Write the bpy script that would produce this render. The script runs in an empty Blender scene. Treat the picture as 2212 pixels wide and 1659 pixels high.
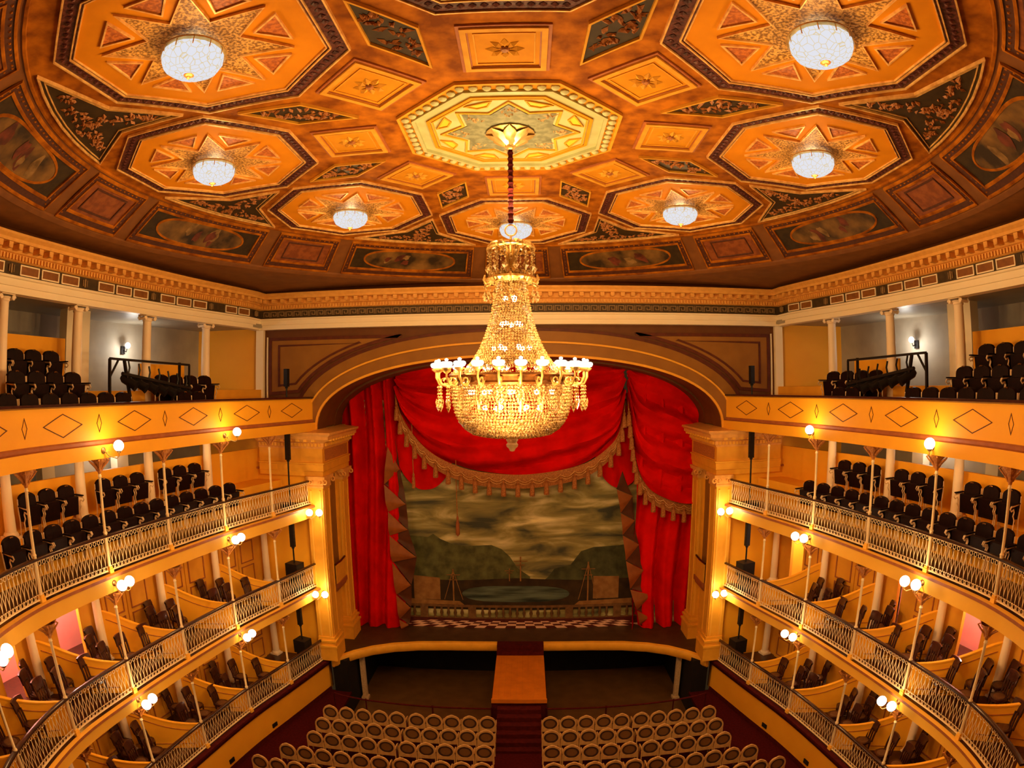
import bpy, math, random
from mathutils import Matrix, Vector
random.seed(7)
PI = math.pi
SC = bpy.context.scene
COL = SC.collection

# ------------------------------------------------------------------ camera
# A wide lens with barrel curvature (measured: theta as a polynomial of the image radius).
CAM = Vector((0.2254, 0.0, 11.5))
PITCH, ROLL, YAW = 0.00481, 0.00631, -0.02237
cd = bpy.data.cameras.new('camera')
cd.type = 'PANO'
cd.panorama_type = 'FISHEYE_LENS_POLYNOMIAL'
cd.sensor_fit = 'HORIZONTAL'
cd.sensor_width = 36.0
cd.sensor_height = 27.0
cd.fisheye_fov = math.radians(170)
KP = (0.047617044428991576, 2.2081008551033765e-06, 2.3498216747218444e-06, 1.4707250808641478e-08)
cd.fisheye_polynomial_k0 = 0.0
cd.fisheye_polynomial_k1, cd.fisheye_polynomial_k2, cd.fisheye_polynomial_k3, cd.fisheye_polynomial_k4 = [-k for k in KP]
cd.clip_start = 0.05
cam = bpy.data.objects.new('camera', cd)
COL.objects.link(cam)
Ry = Matrix(((math.cos(YAW), -math.sin(YAW), 0), (math.sin(YAW), math.cos(YAW), 0), (0, 0, 1)))
Rp = Matrix(((1, 0, 0), (0, math.cos(PITCH), math.sin(PITCH)), (0, -math.sin(PITCH), math.cos(PITCH))))
Rr = Matrix(((math.cos(ROLL), 0, -math.sin(ROLL)), (0, 1, 0), (math.sin(ROLL), 0, math.cos(ROLL))))
RM = Rr @ Rp @ Ry
ri, fw, up = RM[0], RM[1], RM[2]
cam.matrix_world = Matrix(((ri[0], up[0], -fw[0], CAM.x), (ri[1], up[1], -fw[1], CAM.y), (ri[2], up[2], -fw[2], CAM.z), (0, 0, 0, 1)))
SC.camera = cam

def in_view(p, m=30):
    """Whether a point of the place lies inside the photograph's frame (to leave out repeats wholly outside it)."""
    q = RM @ (Vector(p) - CAM)
    th = math.atan2(math.hypot(q.x, q.z), q.y)
    r = 1290.24 * (th - 0.02441 * th ** 3 + 0.00075 * th ** 5)
    a = math.atan2(q.z, q.x)
    x, y = 1106 + r * math.cos(a), 829.5 - r * math.sin(a)
    return -m < x < 2212 + m and -m < y < 1659 + m

# ------------------------------------------------------------------ light of the place
w = bpy.data.worlds.new('world')
SC.world = w
w.use_nodes = True
w.node_tree.nodes['Background'].inputs[0].default_value = (1.0, 0.55, 0.2, 1)
w.node_tree.nodes['Background'].inputs[1].default_value = 0.02
SC.view_settings.view_transform = 'Standard'
SC.view_settings.look = 'None'
SC.view_settings.gamma = 1.0
SC.view_settings.use_curve_mapping = False
SC.view_settings.exposure = 0.35
try:
    SC.cycles.max_bounces = 4
    SC.cycles.diffuse_bounces = 3
    SC.cycles.glossy_bounces = 2
    SC.cycles.use_adaptive_sampling = True
    SC.cycles.adaptive_threshold = 0.15
    SC.cycles.transmission_bounces = 4
    SC.cycles.sample_clamp_indirect = 6.0
    SC.cycles.use_denoising = True
except Exception:
    pass
WARM = (1.0, 0.60, 0.22)

# ------------------------------------------------------------------ mesh building
class MB:
    def __init__(s):
        s.v, s.f, s.m = [], [], []
    def add(s, vs, fs, mi=0):
        b = len(s.v)
        s.v += [tuple(p) for p in vs]
        s.f += [tuple(b + i for i in f) for f in fs]
        s.m += [mi] * len(fs)
        return s
    def box(s, c, d, rz=0.0, mi=0, rx=0.0, ry=0.0):
        R = Matrix.Rotation(rz, 3, 'Z') @ Matrix.Rotation(ry, 3, 'Y') @ Matrix.Rotation(rx, 3, 'X')
        vs = [Vector(c) + R @ Vector((x * d[0] / 2, y * d[1] / 2, z * d[2] / 2)) for z in (-1, 1) for y in (-1, 1) for x in (-1, 1)]
        return s.add(vs, [(0, 2, 3, 1), (4, 5, 7, 6), (0, 1, 5, 4), (2, 6, 7, 3), (0, 4, 6, 2), (1, 3, 7, 5)], mi)
    def b2(s, a, b, mi=0):
        return s.box([(a[i] + b[i]) / 2 for i in range(3)], [abs(b[i] - a[i]) for i in range(3)], 0, mi)
    def tube(s, pts, r, n=6, mi=0, closed=False, caps=True):
        pts = [Vector(p) for p in pts]
        k = len(pts)
        rs = r if isinstance(r, (list, tuple)) else [r] * k
        vs, fs = [], []
        ref = None
        for i, p in enumerate(pts):
            if closed:
                t = pts[(i + 1) % k] - pts[i - 1]
            else:
                t = pts[min(i + 1, k - 1)] - pts[max(i - 1, 0)]
            t.normalize()
            if ref is None:
                ref = Vector((0, 0, 1)) if abs(t.z) < 0.9 else Vector((0, 1, 0))
            a = t.cross(ref)
            if a.length < 1e-4:
                a = t.cross(Vector((1, 0, 0)))
            a.normalize()
            b = a.cross(t)
            ref = b if abs(b.dot(ref)) > 0.1 else ref
            for j in range(n):
                q = 2 * PI * (j + 0.5) / n
                vs.append(p + (a * math.cos(q) + b * math.sin(q)) * rs[i])
        for i in range(k if closed else k - 1):
            for j in range(n):
                i2 = (i + 1) % k
                fs.append((i * n + j, i * n + (j + 1) % n, i2 * n + (j + 1) % n, i2 * n + j))
        if caps and not closed:
            fs.append(tuple(range(n))[::-1])
            fs.append(tuple((k - 1) * n + j for j in range(n)))
        return s.add(vs, fs, mi)
    def lathe(s, prof, n=16, c=(0, 0, 0), mi=0, a0=0.0, a1=None):
        full = a1 is None
        m = n if full else n + 1
        vs, fs = [], []
        for i in range(m):
            q = a0 + ((2 * PI if full else a1 - a0) * i / n)
            for r, z in prof:
                vs.append((c[0] + r * math.cos(q), c[1] + r * math.sin(q), c[2] + z))
        k = len(prof)
        for i in range(n):
            j = (i + 1) % m
            for t in range(k - 1):
                fs.append((i * k + t, j * k + t, j * k + t + 1, i * k + t + 1))
        return s.add(vs, fs, mi)
    def ball(s, c, r, n=10, k=6, mi=0, sz=1.0):
        return s.lathe([(max(r * math.sin(PI * i / k), 1e-4), -r * sz * math.cos(PI * i / k)) for i in range(k + 1)], n, c, mi)
    def octa(s, c, r, h=None, mi=0):
        h = h or r
        x, y, z = c
        vs = [(x + r, y, z), (x, y + r, z), (x - r, y, z), (x, y - r, z), (x, y, z + h), (x, y, z - h)]
        return s.add(vs, [(0, 1, 4), (1, 2, 4), (2, 3, 4), (3, 0, 4), (1, 0, 5), (2, 1, 5), (3, 2, 5), (0, 3, 5)], mi)
    def prism(s, poly, z0, z1, mi=0):
        n = len(poly)
        vs = [(p[0], p[1], z0) for p in poly] + [(p[0], p[1], z1) for p in poly]
        fs = [tuple(range(n))[::-1], tuple(range(n, 2 * n))] + [(i, (i + 1) % n, n + (i + 1) % n, n + i) for i in range(n)]
        return s.add(vs, fs, mi)
    def prism_y(s, poly, y0, y1, mi=0):
        """polygon in (x, z), thickness along y"""
        n = len(poly)
        vs = [(p[0], y0, p[1]) for p in poly] + [(p[0], y1, p[1]) for p in poly]
        fs = [tuple(range(n)), tuple(range(n, 2 * n))[::-1]] + [(i, n + i, n + (i + 1) % n, (i + 1) % n) for i in range(n)]
        return s.add(vs, fs, mi)
    def ring_y(s, outer, inner, y0, y1, mi=0):
        """a flat frame between two loops in (x, z), thickness along y"""
        n = len(outer)
        L = [[(p[0], y, p[1]) for p in loop] for loop, y in ((outer, y0), (inner, y0), (inner, y1), (outer, y1))]
        vs = L[0] + L[1] + L[2] + L[3]
        fs = []
        for i in range(n):
            j = (i + 1) % n
            for a in range(4):
                b = (a + 1) % 4
                fs.append((a * n + i, a * n + j, b * n + j, b * n + i))
        return s.add(vs, fs, mi)
    def grid(s, P, mi=0):
        """P[i][j] = points; one sheet"""
        a, b = len(P), len(P[0])
        vs = [q for row in P for q in row]
        return s.add(vs, [(i * b + j, i * b + j + 1, (i + 1) * b + j + 1, (i + 1) * b + j) for i in range(a - 1) for j in range(b - 1)], mi)
    def mesh(s, name, mats, smooth=40):
        me = bpy.data.meshes.new(name)
        me.from_pydata(s.v, [], s.f)
        for m in (mats if isinstance(mats, (list, tuple)) else [mats]):
            me.materials.append(m)
        if any(s.m):
            me.polygons.foreach_set('material_index', s.m)
        if smooth:
            me.polygons.foreach_set('use_smooth', [True] * len(s.f))
            me.set_sharp_from_angle(angle=math.radians(smooth))
        me.update()
        return me
    def build(s, name, mats, parent=None, smooth=40):
        return link(name, s.mesh(name, mats, smooth), parent)

def link(name, data, parent=None, loc=None, rz=None):
    o = bpy.data.objects.new(name, data)
    COL.objects.link(o)
    if parent is not None:
        o.parent = parent
    if loc is not None:
        o.location = loc
    if rz is not None:
        o.rotation_euler = (0, 0, rz)
    return o
def tag(o, label, cat, group=None, kind=None):
    o['label'] = label
    o['category'] = cat
    if group:
        o['group'] = group
    if kind:
        o['kind'] = kind
    return o
def thing(name, label, cat, loc=(0, 0, 0), rz=0.0, group=None, kind=None):
    return tag(link(name, None, None, loc, rz), label, cat, group, kind)
def struct(name, mb, mats, label, cat, smooth=40):
    return tag(mb.build(name, mats, None, smooth), label, cat, None, 'structure')
def instance(root, parts, label, cat, loc, rz, group=None):
    """parts: list of (name, mesh, offset or None, [sub-parts]) sharing mesh data"""
    t = thing(root, label, cat, loc, rz, group)
    for nm, me, off, subs in parts:
        p = link(nm, me, t, off)
        for n2, m2, o2 in subs:
            link(n2, m2, p, o2)
    return t
ORD = ['first', 'second', 'third', 'fourth', 'fifth', 'sixth', 'seventh', 'eighth', 'ninth', 'tenth', 'eleventh', 'twelfth', 'thirteenth',
       'fourteenth', 'fifteenth', 'sixteenth', 'seventeenth', 'eighteenth', 'nineteenth', 'twentieth', 'twenty-first', 'twenty-second',
       'twenty-third', 'twenty-fourth', 'twenty-fifth', 'twenty-sixth']
SIDE = {-1: 'left', 1: 'right'}
TIER = {1: 'lowest tier', 2: 'second tier', 3: 'third tier', 4: 'top gallery'}

# ------------------------------------------------------------------ materials
def srgb(r, g, b):
    f = lambda c: c / 12.92 if c <= 0.04045 else ((c + 0.055) / 1.055) ** 2.4
    return (f(r / 255), f(g / 255), f(b / 255), 1)
def lin(r, g, b):
    return (r, g, b, 1)
def mat(name, c1, c2=None, scale=6.0, rough=0.6, metal=0.0, bump=0.0, detail=4, bscale=None, spec=0.3, coat=0.0, lo=0.35, hi=0.65, sss=0):
    m = bpy.data.materials.new(name)
    m.use_nodes = True
    nt = m.node_tree
    bs = nt.nodes['Principled BSDF']
    bs.inputs['Roughness'].default_value = rough
    bs.inputs['Metallic'].default_value = metal
    bs.inputs['Specular IOR Level'].default_value = spec
    if coat:
        bs.inputs['Coat Weight'].default_value = coat
        bs.inputs['Coat Roughness'].default_value = 0.15
    c2 = c2 or tuple(x * 0.86 for x in c1[:3]) + (1,)
    tc = nt.nodes.new('ShaderNodeTexCoord')
    nz = nt.nodes.new('ShaderNodeTexNoise')
    nz.inputs['Scale'].default_value = scale
    nz.inputs['Detail'].default_value = detail
    nt.links.new(tc.outputs['Object'], nz.inputs['Vector'])
    cr = nt.nodes.new('ShaderNodeValToRGB')
    cr.color_ramp.elements[0].position, cr.color_ramp.elements[1].position = lo, hi
    cr.color_ramp.elements[0].color, cr.color_ramp.elements[1].color = c2, c1
    nt.links.new(nz.outputs['Fac'], cr.inputs['Fac'])
    nt.links.new(cr.outputs['Color'], bs.inputs['Base Color'])
    if bump:
        n2 = nz
        if bscale:
            n2 = nt.nodes.new('ShaderNodeTexNoise')
            n2.inputs['Scale'].default_value = bscale
            n2.inputs['Detail'].default_value = 3
            nt.links.new(tc.outputs['Object'], n2.inputs['Vector'])
        bp = nt.nodes.new('ShaderNodeBump')
        bp.inputs['Strength'].default_value = bump
        bp.inputs['Distance'].default_value = 0.03
        nt.links.new(n2.outputs['Fac'], bp.inputs['Height'])
        nt.links.new(bp.outputs['Normal'], bs.inputs['Normal'])
    return m
def glow(name, col, strength, col2=None, scale=9.0, sample=False):
    m = bpy.data.materials.new(name)
    m.use_nodes = True
    nt = m.node_tree
    nt.nodes.clear()
    e = nt.nodes.new('ShaderNodeEmission')
    o = nt.nodes.new('ShaderNodeOutputMaterial')
    e.inputs[0].default_value = col
    e.inputs[1].default_value = strength
    if col2:
        tc = nt.nodes.new('ShaderNodeTexCoord')
        v = nt.nodes.new('ShaderNodeTexVoronoi')
        v.feature = 'DISTANCE_TO_EDGE'
        v.inputs['Scale'].default_value = scale
        nt.links.new(tc.outputs['Object'], v.inputs['Vector'])
        cr = nt.nodes.new('ShaderNodeValToRGB')
        cr.color_ramp.elements[0].position, cr.color_ramp.elements[1].position = 0.0, 0.06
        cr.color_ramp.elements[0].color, cr.color_ramp.elements[1].color = col2, col
        nt.links.new(v.outputs['Distance'], cr.inputs['Fac'])
        nt.links.new(cr.outputs['Color'], e.inputs[0])
    nt.links.new(e.outputs[0], o.inputs[0])
    if not sample:
        m.cycles.emission_sampling = 'NONE'
    return m

M = {}
M['wall'] = mat('orange_plaster', lin(0.97, 0.45, 0.022), lin(0.93, 0.415, 0.018), 1.2, 0.55, bump=0.04, bscale=30)
M['wall2'] = mat('ochre_plaster', lin(0.84, 0.39, 0.030), lin(0.76, 0.34, 0.024), 1.5, 0.6, bump=0.04, bscale=25)
M['fascia'] = mat('cream_yellow_paint', lin(0.98, 0.52, 0.060), lin(0.95, 0.49, 0.05), 1.0, 0.45)
M['cream'] = mat('cream_paint', lin(0.99, 0.85, 0.60), lin(0.98, 0.82, 0.56), 2.0, 0.45)
M['white'] = mat('ivory_iron_paint', lin(0.95, 0.74, 0.42), lin(0.86, 0.64, 0.34), 4.0, 0.4)
M['pinkcol'] = mat('pale_rose_column_paint', lin(0.99, 0.82, 0.60), lin(0.97, 0.77, 0.54), 2.5, 0.5)
M['brownline'] = mat('brown_moulding', lin(0.13, 0.026, 0.008), lin(0.09, 0.018, 0.006), 5, 0.5)
M['redbrown'] = mat('red_brown_moulding', lin(0.42, 0.13, 0.035), lin(0.34, 0.10, 0.03), 5, 0.5)
M['darkred'] = mat('dark_red_velvet', lin(0.085, 0.007, 0.005), lin(0.055, 0.004, 0.004), 9, 0.85, bump=0.15, bscale=60, spec=0.1)
M['carpet'] = mat('wine_carpet', lin(0.075, 0.006, 0.006), lin(0.05, 0.004, 0.004), 14, 0.95, bump=0.3, bscale=120, spec=0.05)
M['handrail'] = mat('dark_wood_handrail', lin(0.045, 0.014, 0.008), lin(0.028, 0.008, 0.005), 8, 0.3, coat=0.4)
M['darkwood'] = mat('dark_chair_wood', lin(0.060, 0.014, 0.007), lin(0.035, 0.008, 0.005), 10, 0.3, coat=0.5)
M['seatpad'] = mat('brown_cane_seat', lin(0.16, 0.065, 0.02), lin(0.10, 0.04, 0.013), 40, 0.6)
M['leather'] = mat('black_wine_leather', lin(0.014, 0.0032, 0.0025), lin(0.008, 0.002, 0.002), 8, 0.5, bump=0.1, bscale=30, spec=0.12)
M['scroll'] = mat('bone_painted_iron', lin(0.80, 0.58, 0.34), lin(0.66, 0.45, 0.25), 12, 0.4)
M['stallframe'] = mat('bone_lacquer', lin(0.70, 0.40, 0.14), lin(0.56, 0.30, 0.095), 8, 0.35, coat=0.2)
M['caneDark'] = mat('dark_cane_rim', lin(0.075, 0.03, 0.012), lin(0.045, 0.018, 0.008), 60, 0.7, bump=0.3)
M['cane'] = mat('brown_woven_cane', lin(0.27, 0.115, 0.025), lin(0.17, 0.07, 0.016), 70, 0.7, bump=0.4)
M['black'] = mat('black_matt', lin(0.012, 0.009, 0.008), lin(0.008, 0.006, 0.006), 6, 0.5)
M['stage'] = mat('dark_stage_boards', lin(0.085, 0.040, 0.015), lin(0.06, 0.027, 0.010), 3, 0.45, bump=0.05)
M['pit'] = mat('brown_pit_floor', lin(0.16, 0.075, 0.022), lin(0.12, 0.055, 0.016), 2, 0.35)
M['pitdark'] = mat('black_pit_cloth', lin(0.010, 0.006, 0.005), lin(0.006, 0.004, 0.004), 4, 0.8)
M['ramp'] = mat('varnished_ramp_boards', lin(0.64, 0.185, 0.006), lin(0.54, 0.15, 0.005), 3, 0.5)
M['grey'] = mat('grey_gallery_wall', lin(0.42, 0.37, 0.29), lin(0.36, 0.32, 0.25), 1.5, 0.6)
M['greyc'] = mat('grey_gallery_ceiling', lin(0.40, 0.34, 0.25), lin(0.35, 0.30, 0.22), 1.5, 0.45)
M['pink'] = mat('pink_corridor_paint', lin(0.95, 0.42, 0.45), lin(0.90, 0.36, 0.40), 1.2, 0.6)
M['ivory'] = mat('ivory_corridor_paint', lin(0.95, 0.86, 0.68), lin(0.92, 0.82, 0.62), 1.2, 0.6)
# ceiling
M['field'] = mat('marbled_ochre_ceiling', lin(0.50, 0.155, 0.006), lin(0.20, 0.050, 0.003), 3.2, 0.75, detail=10, lo=0.34, hi=0.66, bump=0.05, spec=0.12)
M['octfield'] = mat('orange_coffer_field', lin(0.72, 0.26, 0.006), lin(0.64, 0.225, 0.005), 2, 0.7, spec=0.12)
M['wine'] = mat('wine_ornament_border', lin(0.13, 0.030, 0.020), lin(0.06, 0.012, 0.010), 14, 0.5, bump=0.6, lo=0.4, hi=0.6)
M['gilt'] = mat('gilt_line', lin(0.95, 0.58, 0.19), lin(0.64, 0.31, 0.08), 7, 0.4, metal=0.2)
M['starfill'] = mat('olive_gold_arabesque', lin(0.74, 0.40, 0.095), lin(0.24, 0.10, 0.018), 24, 0.5, bump=0.5, lo=0.42, hi=0.58, detail=5)
M['trifill'] = mat('terracotta_arabesque', lin(0.58, 0.17, 0.03), lin(0.36, 0.09, 0.02), 18, 0.5, bump=0.6, lo=0.42, hi=0.58)
M['darkgreen'] = mat('dark_olive_panel', lin(0.050, 0.028, 0.008), lin(0.030, 0.017, 0.006), 6, 0.55)
M['leafgold'] = mat('terracotta_relief_leaf', lin(0.46, 0.17, 0.04), lin(0.26, 0.085, 0.02), 20, 0.45)
M['sqframe'] = mat('pale_ochre_moulding', lin(0.74, 0.36, 0.035), lin(0.62, 0.29, 0.025), 4, 0.6, spec=0.12)
M['sqfill'] = mat('golden_panel', lin(0.66, 0.275, 0.010), lin(0.58, 0.23, 0.008), 3, 0.7, spec=0.12)
M['rosecream'] = mat('cream_yellow_rosette', lin(0.52, 0.50, 0.25), lin(0.45, 0.43, 0.20), 3, 0.5)
M['rosegrey'] = mat('grey_olive_star', lin(0.24, 0.23, 0.14), lin(0.15, 0.145, 0.085), 8, 0.5, lo=0.4, hi=0.6)
M['roseleaf'] = mat('buff_leaf_relief', lin(0.55, 0.36, 0.16), lin(0.40, 0.25, 0.10), 12, 0.5)
M['yellow'] = mat('yellow_lozenge', lin(0.85, 0.56, 0.05), lin(0.78, 0.50, 0.04), 5, 0.4)
M['brass'] = mat('polished_brass', lin(0.86, 0.60, 0.22), lin(0.66, 0.42, 0.13), 9, 0.33, metal=0.7)
M['bronze'] = mat('dark_bronze', lin(0.30, 0.13, 0.035), lin(0.18, 0.07, 0.02), 10, 0.35, metal=0.6)
M['painting'] = mat('dim_allegory_painting', lin(0.26, 0.13, 0.03), lin(0.035, 0.020, 0.009), 1.6, 0.5, detail=6, lo=0.38, hi=0.66)
M['figure'] = mat('painted_red_robe', lin(0.20, 0.045, 0.02), lin(0.07, 0.018, 0.010), 4, 0.5)
M['figure2'] = mat('painted_ochre_robe', lin(0.34, 0.19, 0.06), lin(0.13, 0.07, 0.02), 4, 0.5)
M['cove'] = mat('brown_cove', lin(0.24, 0.085, 0.018), lin(0.19, 0.065, 0.014), 3, 0.55)
M['rimdark'] = mat('umber_moulding', lin(0.10, 0.030, 0.012), lin(0.07, 0.02, 0.009), 12, 0.5)
M['smallpanel'] = mat('russet_panel', lin(0.30, 0.085, 0.02), lin(0.20, 0.05, 0.013), 6, 0.5, lo=0.4, hi=0.6)
M['cornice'] = mat('gilded_orange_cornice', lin(0.90, 0.46, 0.10), lin(0.80, 0.38, 0.08), 6, 0.45)
M['frieze'] = mat('dark_olive_frieze', lin(0.075, 0.045, 0.016), lin(0.05, 0.03, 0.011), 8, 0.55)
M['key'] = mat('ochre_fret', lin(0.36, 0.23, 0.10), lin(0.28, 0.17, 0.07), 12, 0.5)
M['friezefill'] = mat('brown_frieze_panel', lin(0.30, 0.115, 0.025), lin(0.22, 0.08, 0.018), 6, 0.5)
M['spandrel'] = mat('tan_spandrel', lin(0.15, 0.050, 0.010), lin(0.12, 0.040, 0.008), 2, 0.55)
M['spanfill'] = mat('tan_spandrel_panel', lin(0.34, 0.145, 0.020), lin(0.30, 0.125, 0.017), 2, 0.55)
M['archface'] = mat('honey_archivolt', lin(0.32, 0.135, 0.016), lin(0.28, 0.115, 0.013), 2, 0.5)
M['gold'] = mat('honey_gold_plaster', lin(0.93, 0.45, 0.035), lin(0.84, 0.39, 0.028), 3, 0.45)
M['relief'] = mat('russet_frieze_relief', lin(0.62, 0.24, 0.05), lin(0.46, 0.16, 0.035), 22, 0.5, bump=0.9, lo=0.42, hi=0.58)
# curtain
M['red'] = mat('scarlet_velvet', lin(0.86, 0.0040, 0.0025), lin(0.62, 0.003, 0.002), 1.2, 0.8, spec=0.06, detail=3)
M['goldfringe'] = mat('old_gold_fringe', lin(0.55, 0.21, 0.045), lin(0.30, 0.09, 0.02), 25, 0.6)
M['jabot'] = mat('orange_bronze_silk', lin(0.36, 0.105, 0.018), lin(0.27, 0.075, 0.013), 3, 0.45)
M['jabot2'] = mat('umber_shaded_lining', lin(0.12, 0.034, 0.009), lin(0.08, 0.022, 0.006), 3, 0.5)  # lining of the cascades, darkened to carry the shade of the folds
M['hill'] = mat('painted_olive_hill', lin(0.14, 0.15, 0.05), lin(0.06, 0.062, 0.022), 2.5, 0.8, detail=6)
M['hill2'] = mat('painted_dark_hill', lin(0.09, 0.10, 0.04), lin(0.04, 0.044, 0.02), 2.5, 0.8, detail=6)
M['shore'] = mat('painted_umber_shore', lin(0.055, 0.030, 0.010), lin(0.022, 0.013, 0.006), 2.0, 0.8, detail=5)
M['house'] = mat('painted_tan_house', lin(0.34, 0.17, 0.05), lin(0.24, 0.11, 0.03), 4, 0.8)
M['balus'] = mat('painted_brown_balustrade', lin(0.20, 0.10, 0.035), lin(0.13, 0.06, 0.02), 6, 0.8)
M['tilew'] = mat('painted_pink_white_tile', lin(0.85, 0.52, 0.36), lin(0.78, 0.46, 0.32), 8, 0.6)
M['tiled'] = mat('painted_red_tile', lin(0.10, 0.014, 0.008), lin(0.07, 0.010, 0.006), 8, 0.6)
# light givers
M['globe'] = glow('lit_opal_globe', (1.0, 0.95, 0.93, 1), 3.0)
M['bowlglow'] = glow('lit_crystal_bowl', (0.92, 0.92, 1.0, 1), 0.66, (0.90, 0.66, 0.26, 1), 11.0, True)
M['bulb'] = glow('lit_candle_bulb', (1.0, 0.92, 0.72, 1), 6.0)
M['strip'] = glow('lit_transom_glass', (1.0, 0.85, 0.55, 1), 1.2)
M['opal'] = glow('lit_opal_candle_cup', (1.0, 0.90, 0.70, 1), 1.1)
def crystal():
    m = bpy.data.materials.new('cut_crystal')
    m.use_nodes = True
    nt = m.node_tree
    bs = nt.nodes['Principled BSDF']
    tc = nt.nodes.new('ShaderNodeTexCoord')
    nz = nt.nodes.new('ShaderNodeTexNoise')
    nz.inputs['Scale'].default_value = 30
    nt.links.new(tc.outputs['Object'], nz.inputs['Vector'])
    cr = nt.nodes.new('ShaderNodeValToRGB')
    cr.color_ramp.elements[0].position, cr.color_ramp.elements[1].position = 0.4, 0.6
    cr.color_ramp.elements[0].color = (0.26, 0.13, 0.03, 1)
    cr.color_ramp.elements[1].color = (0.85, 0.64, 0.32, 1)
    nt.links.new(nz.outputs['Fac'], cr.inputs['Fac'])
    nt.links.new(cr.outputs['Color'], bs.inputs['Base Color'])
    bs.inputs['Roughness'].default_value = 0.12
    bs.inputs['Specular IOR Level'].default_value = 0.9
    tr = nt.nodes.new('ShaderNodeBsdfTranslucent')
    nt.links.new(cr.outputs['Color'], tr.inputs['Color'])
    mx = nt.nodes.new('ShaderNodeMixShader')
    mx.inputs[0].default_value = 0.45
    out = nt.nodes['Material Output']
    nt.links.new(bs.outputs[0], mx.inputs[1])
    nt.links.new(tr.outputs[0], mx.inputs[2])
    nt.links.new(mx.outputs[0], out.inputs[0])
    return m
M['crystal'] = crystal()
def skymat():
    m = bpy.data.materials.new('painted_cloudy_sky')
    m.use_nodes = True
    nt = m.node_tree
    bs = nt.nodes['Principled BSDF']
    bs.inputs['Roughness'].default_value = 0.8
    bs.inputs['Specular IOR Level'].default_value = 0.1
    tc = nt.nodes.new('ShaderNodeTexCoord')
    mp = nt.nodes.new('ShaderNodeMapping')
    mp.inputs['Scale'].default_value = (0.35, 1, 1.5)
    nt.links.new(tc.outputs['Object'], mp.inputs['Vector'])
    nz = nt.nodes.new('ShaderNodeTexNoise')
    nz.inputs['Scale'].default_value = 1.25
    nz.inputs['Detail'].default_value = 6
    nz.inputs['Distortion'].default_value = 0.6
    nt.links.new(mp.outputs[0], nz.inputs['Vector'])
    cr = nt.nodes.new('ShaderNodeValToRGB')
    e = cr.color_ramp.elements
    e[0].position, e[0].color = 0.33, (0.072, 0.078, 0.055, 1)
    e[1].position, e[1].color = 0.70, (0.92, 0.84, 0.46, 1)
    k = e.new(0.5)
    k.color = (0.33, 0.29, 0.105, 1)
    nt.links.new(nz.outputs['Fac'], cr.inputs['Fac'])
    nt.links.new(cr.outputs['Color'], bs.inputs['Base Color'])
    return m
M['sky'] = skymat()
def watermat():
    m = mat('painted_teal_water', lin(0.14, 0.19, 0.14), lin(0.016, 0.024, 0.02), 2, 0.6)
    nt = m.node_tree
    nz = [n for n in nt.nodes if n.type == 'TEX_NOISE'][0]
    mp = nt.nodes.new('ShaderNodeMapping')
    mp.inputs['Scale'].default_value = (0.3, 1, 3.0)
    tc = [n for n in nt.nodes if n.type == 'TEX_COORD'][0]
    nt.links.new(tc.outputs['Object'], mp.inputs['Vector'])
    nt.links.new(mp.outputs[0], nz.inputs['Vector'])
    return m
M['water'] = watermat()

# ------------------------------------------------------------------ the horseshoe plan
PTS = [(7.15, 19.7), (7.74, 17.26), (8.28, 15.0), (8.65, 12.58), (8.88, 10.24), (8.93, 7.92), (8.5, 5.9), (7.72, 4.35), (6.35, 2.6), (4.5, 1.17), (2.4, .27), (0, -.05)]
_P = [Vector((2 * PTS[0][0] - PTS[1][0], 2 * PTS[0][1] - PTS[1][1]))] + [Vector(p) for p in PTS] + [Vector((-2.4, .27))]
RD = []
for i in range(1, len(_P) - 2):
    a, b, c, d = _P[i - 1:i + 3]
    for k in range(24):
        t = k / 24
        RD.append(0.5 * ((2 * b) + (c - a) * t + (2 * a - 5 * b + 4 * c - d) * t * t + (3 * b - a - 3 * c + d) * t ** 3))
RD.append(_P[-2])
RS = [0.0]
for i in range(1, len(RD)):
    RS.append(RS[-1] + (RD[i] - RD[i - 1]).length)
SEND = RS[-1]
def ring(s, off=0.0, side=1):
    """plan point of the horseshoe at length s from the stage, off metres behind the balcony front"""
    s = max(0.0, min(SEND, s))
    lo, hi = 0, len(RS) - 1
    while hi - lo > 1:
        mid = (lo + hi) // 2
        if RS[mid] <= s:
            lo = mid
        else:
            hi = mid
    t = (s - RS[lo]) / (RS[hi] - RS[lo])
    p = RD[lo].lerp(RD[hi], t)
    a = RD[max(lo - 1, 0)]
    b = RD[min(hi + 1, len(RD) - 1)]
    tg = (b - a).normalized()
    n = Vector((-tg.y, tg.x))
    q = p + n * off
    return Vector((side * q.x, q.y))
def ring_dir(s, side=1):
    a, b = ring(s - 0.05, 0, side), ring(s + 0.05, 0, side)
    return (b - a).normalized()          # away from the stage
def ring_in(s, side=1):
    return (ring(s, -0.5, side) - ring(s, 0, side)).normalized()
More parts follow.
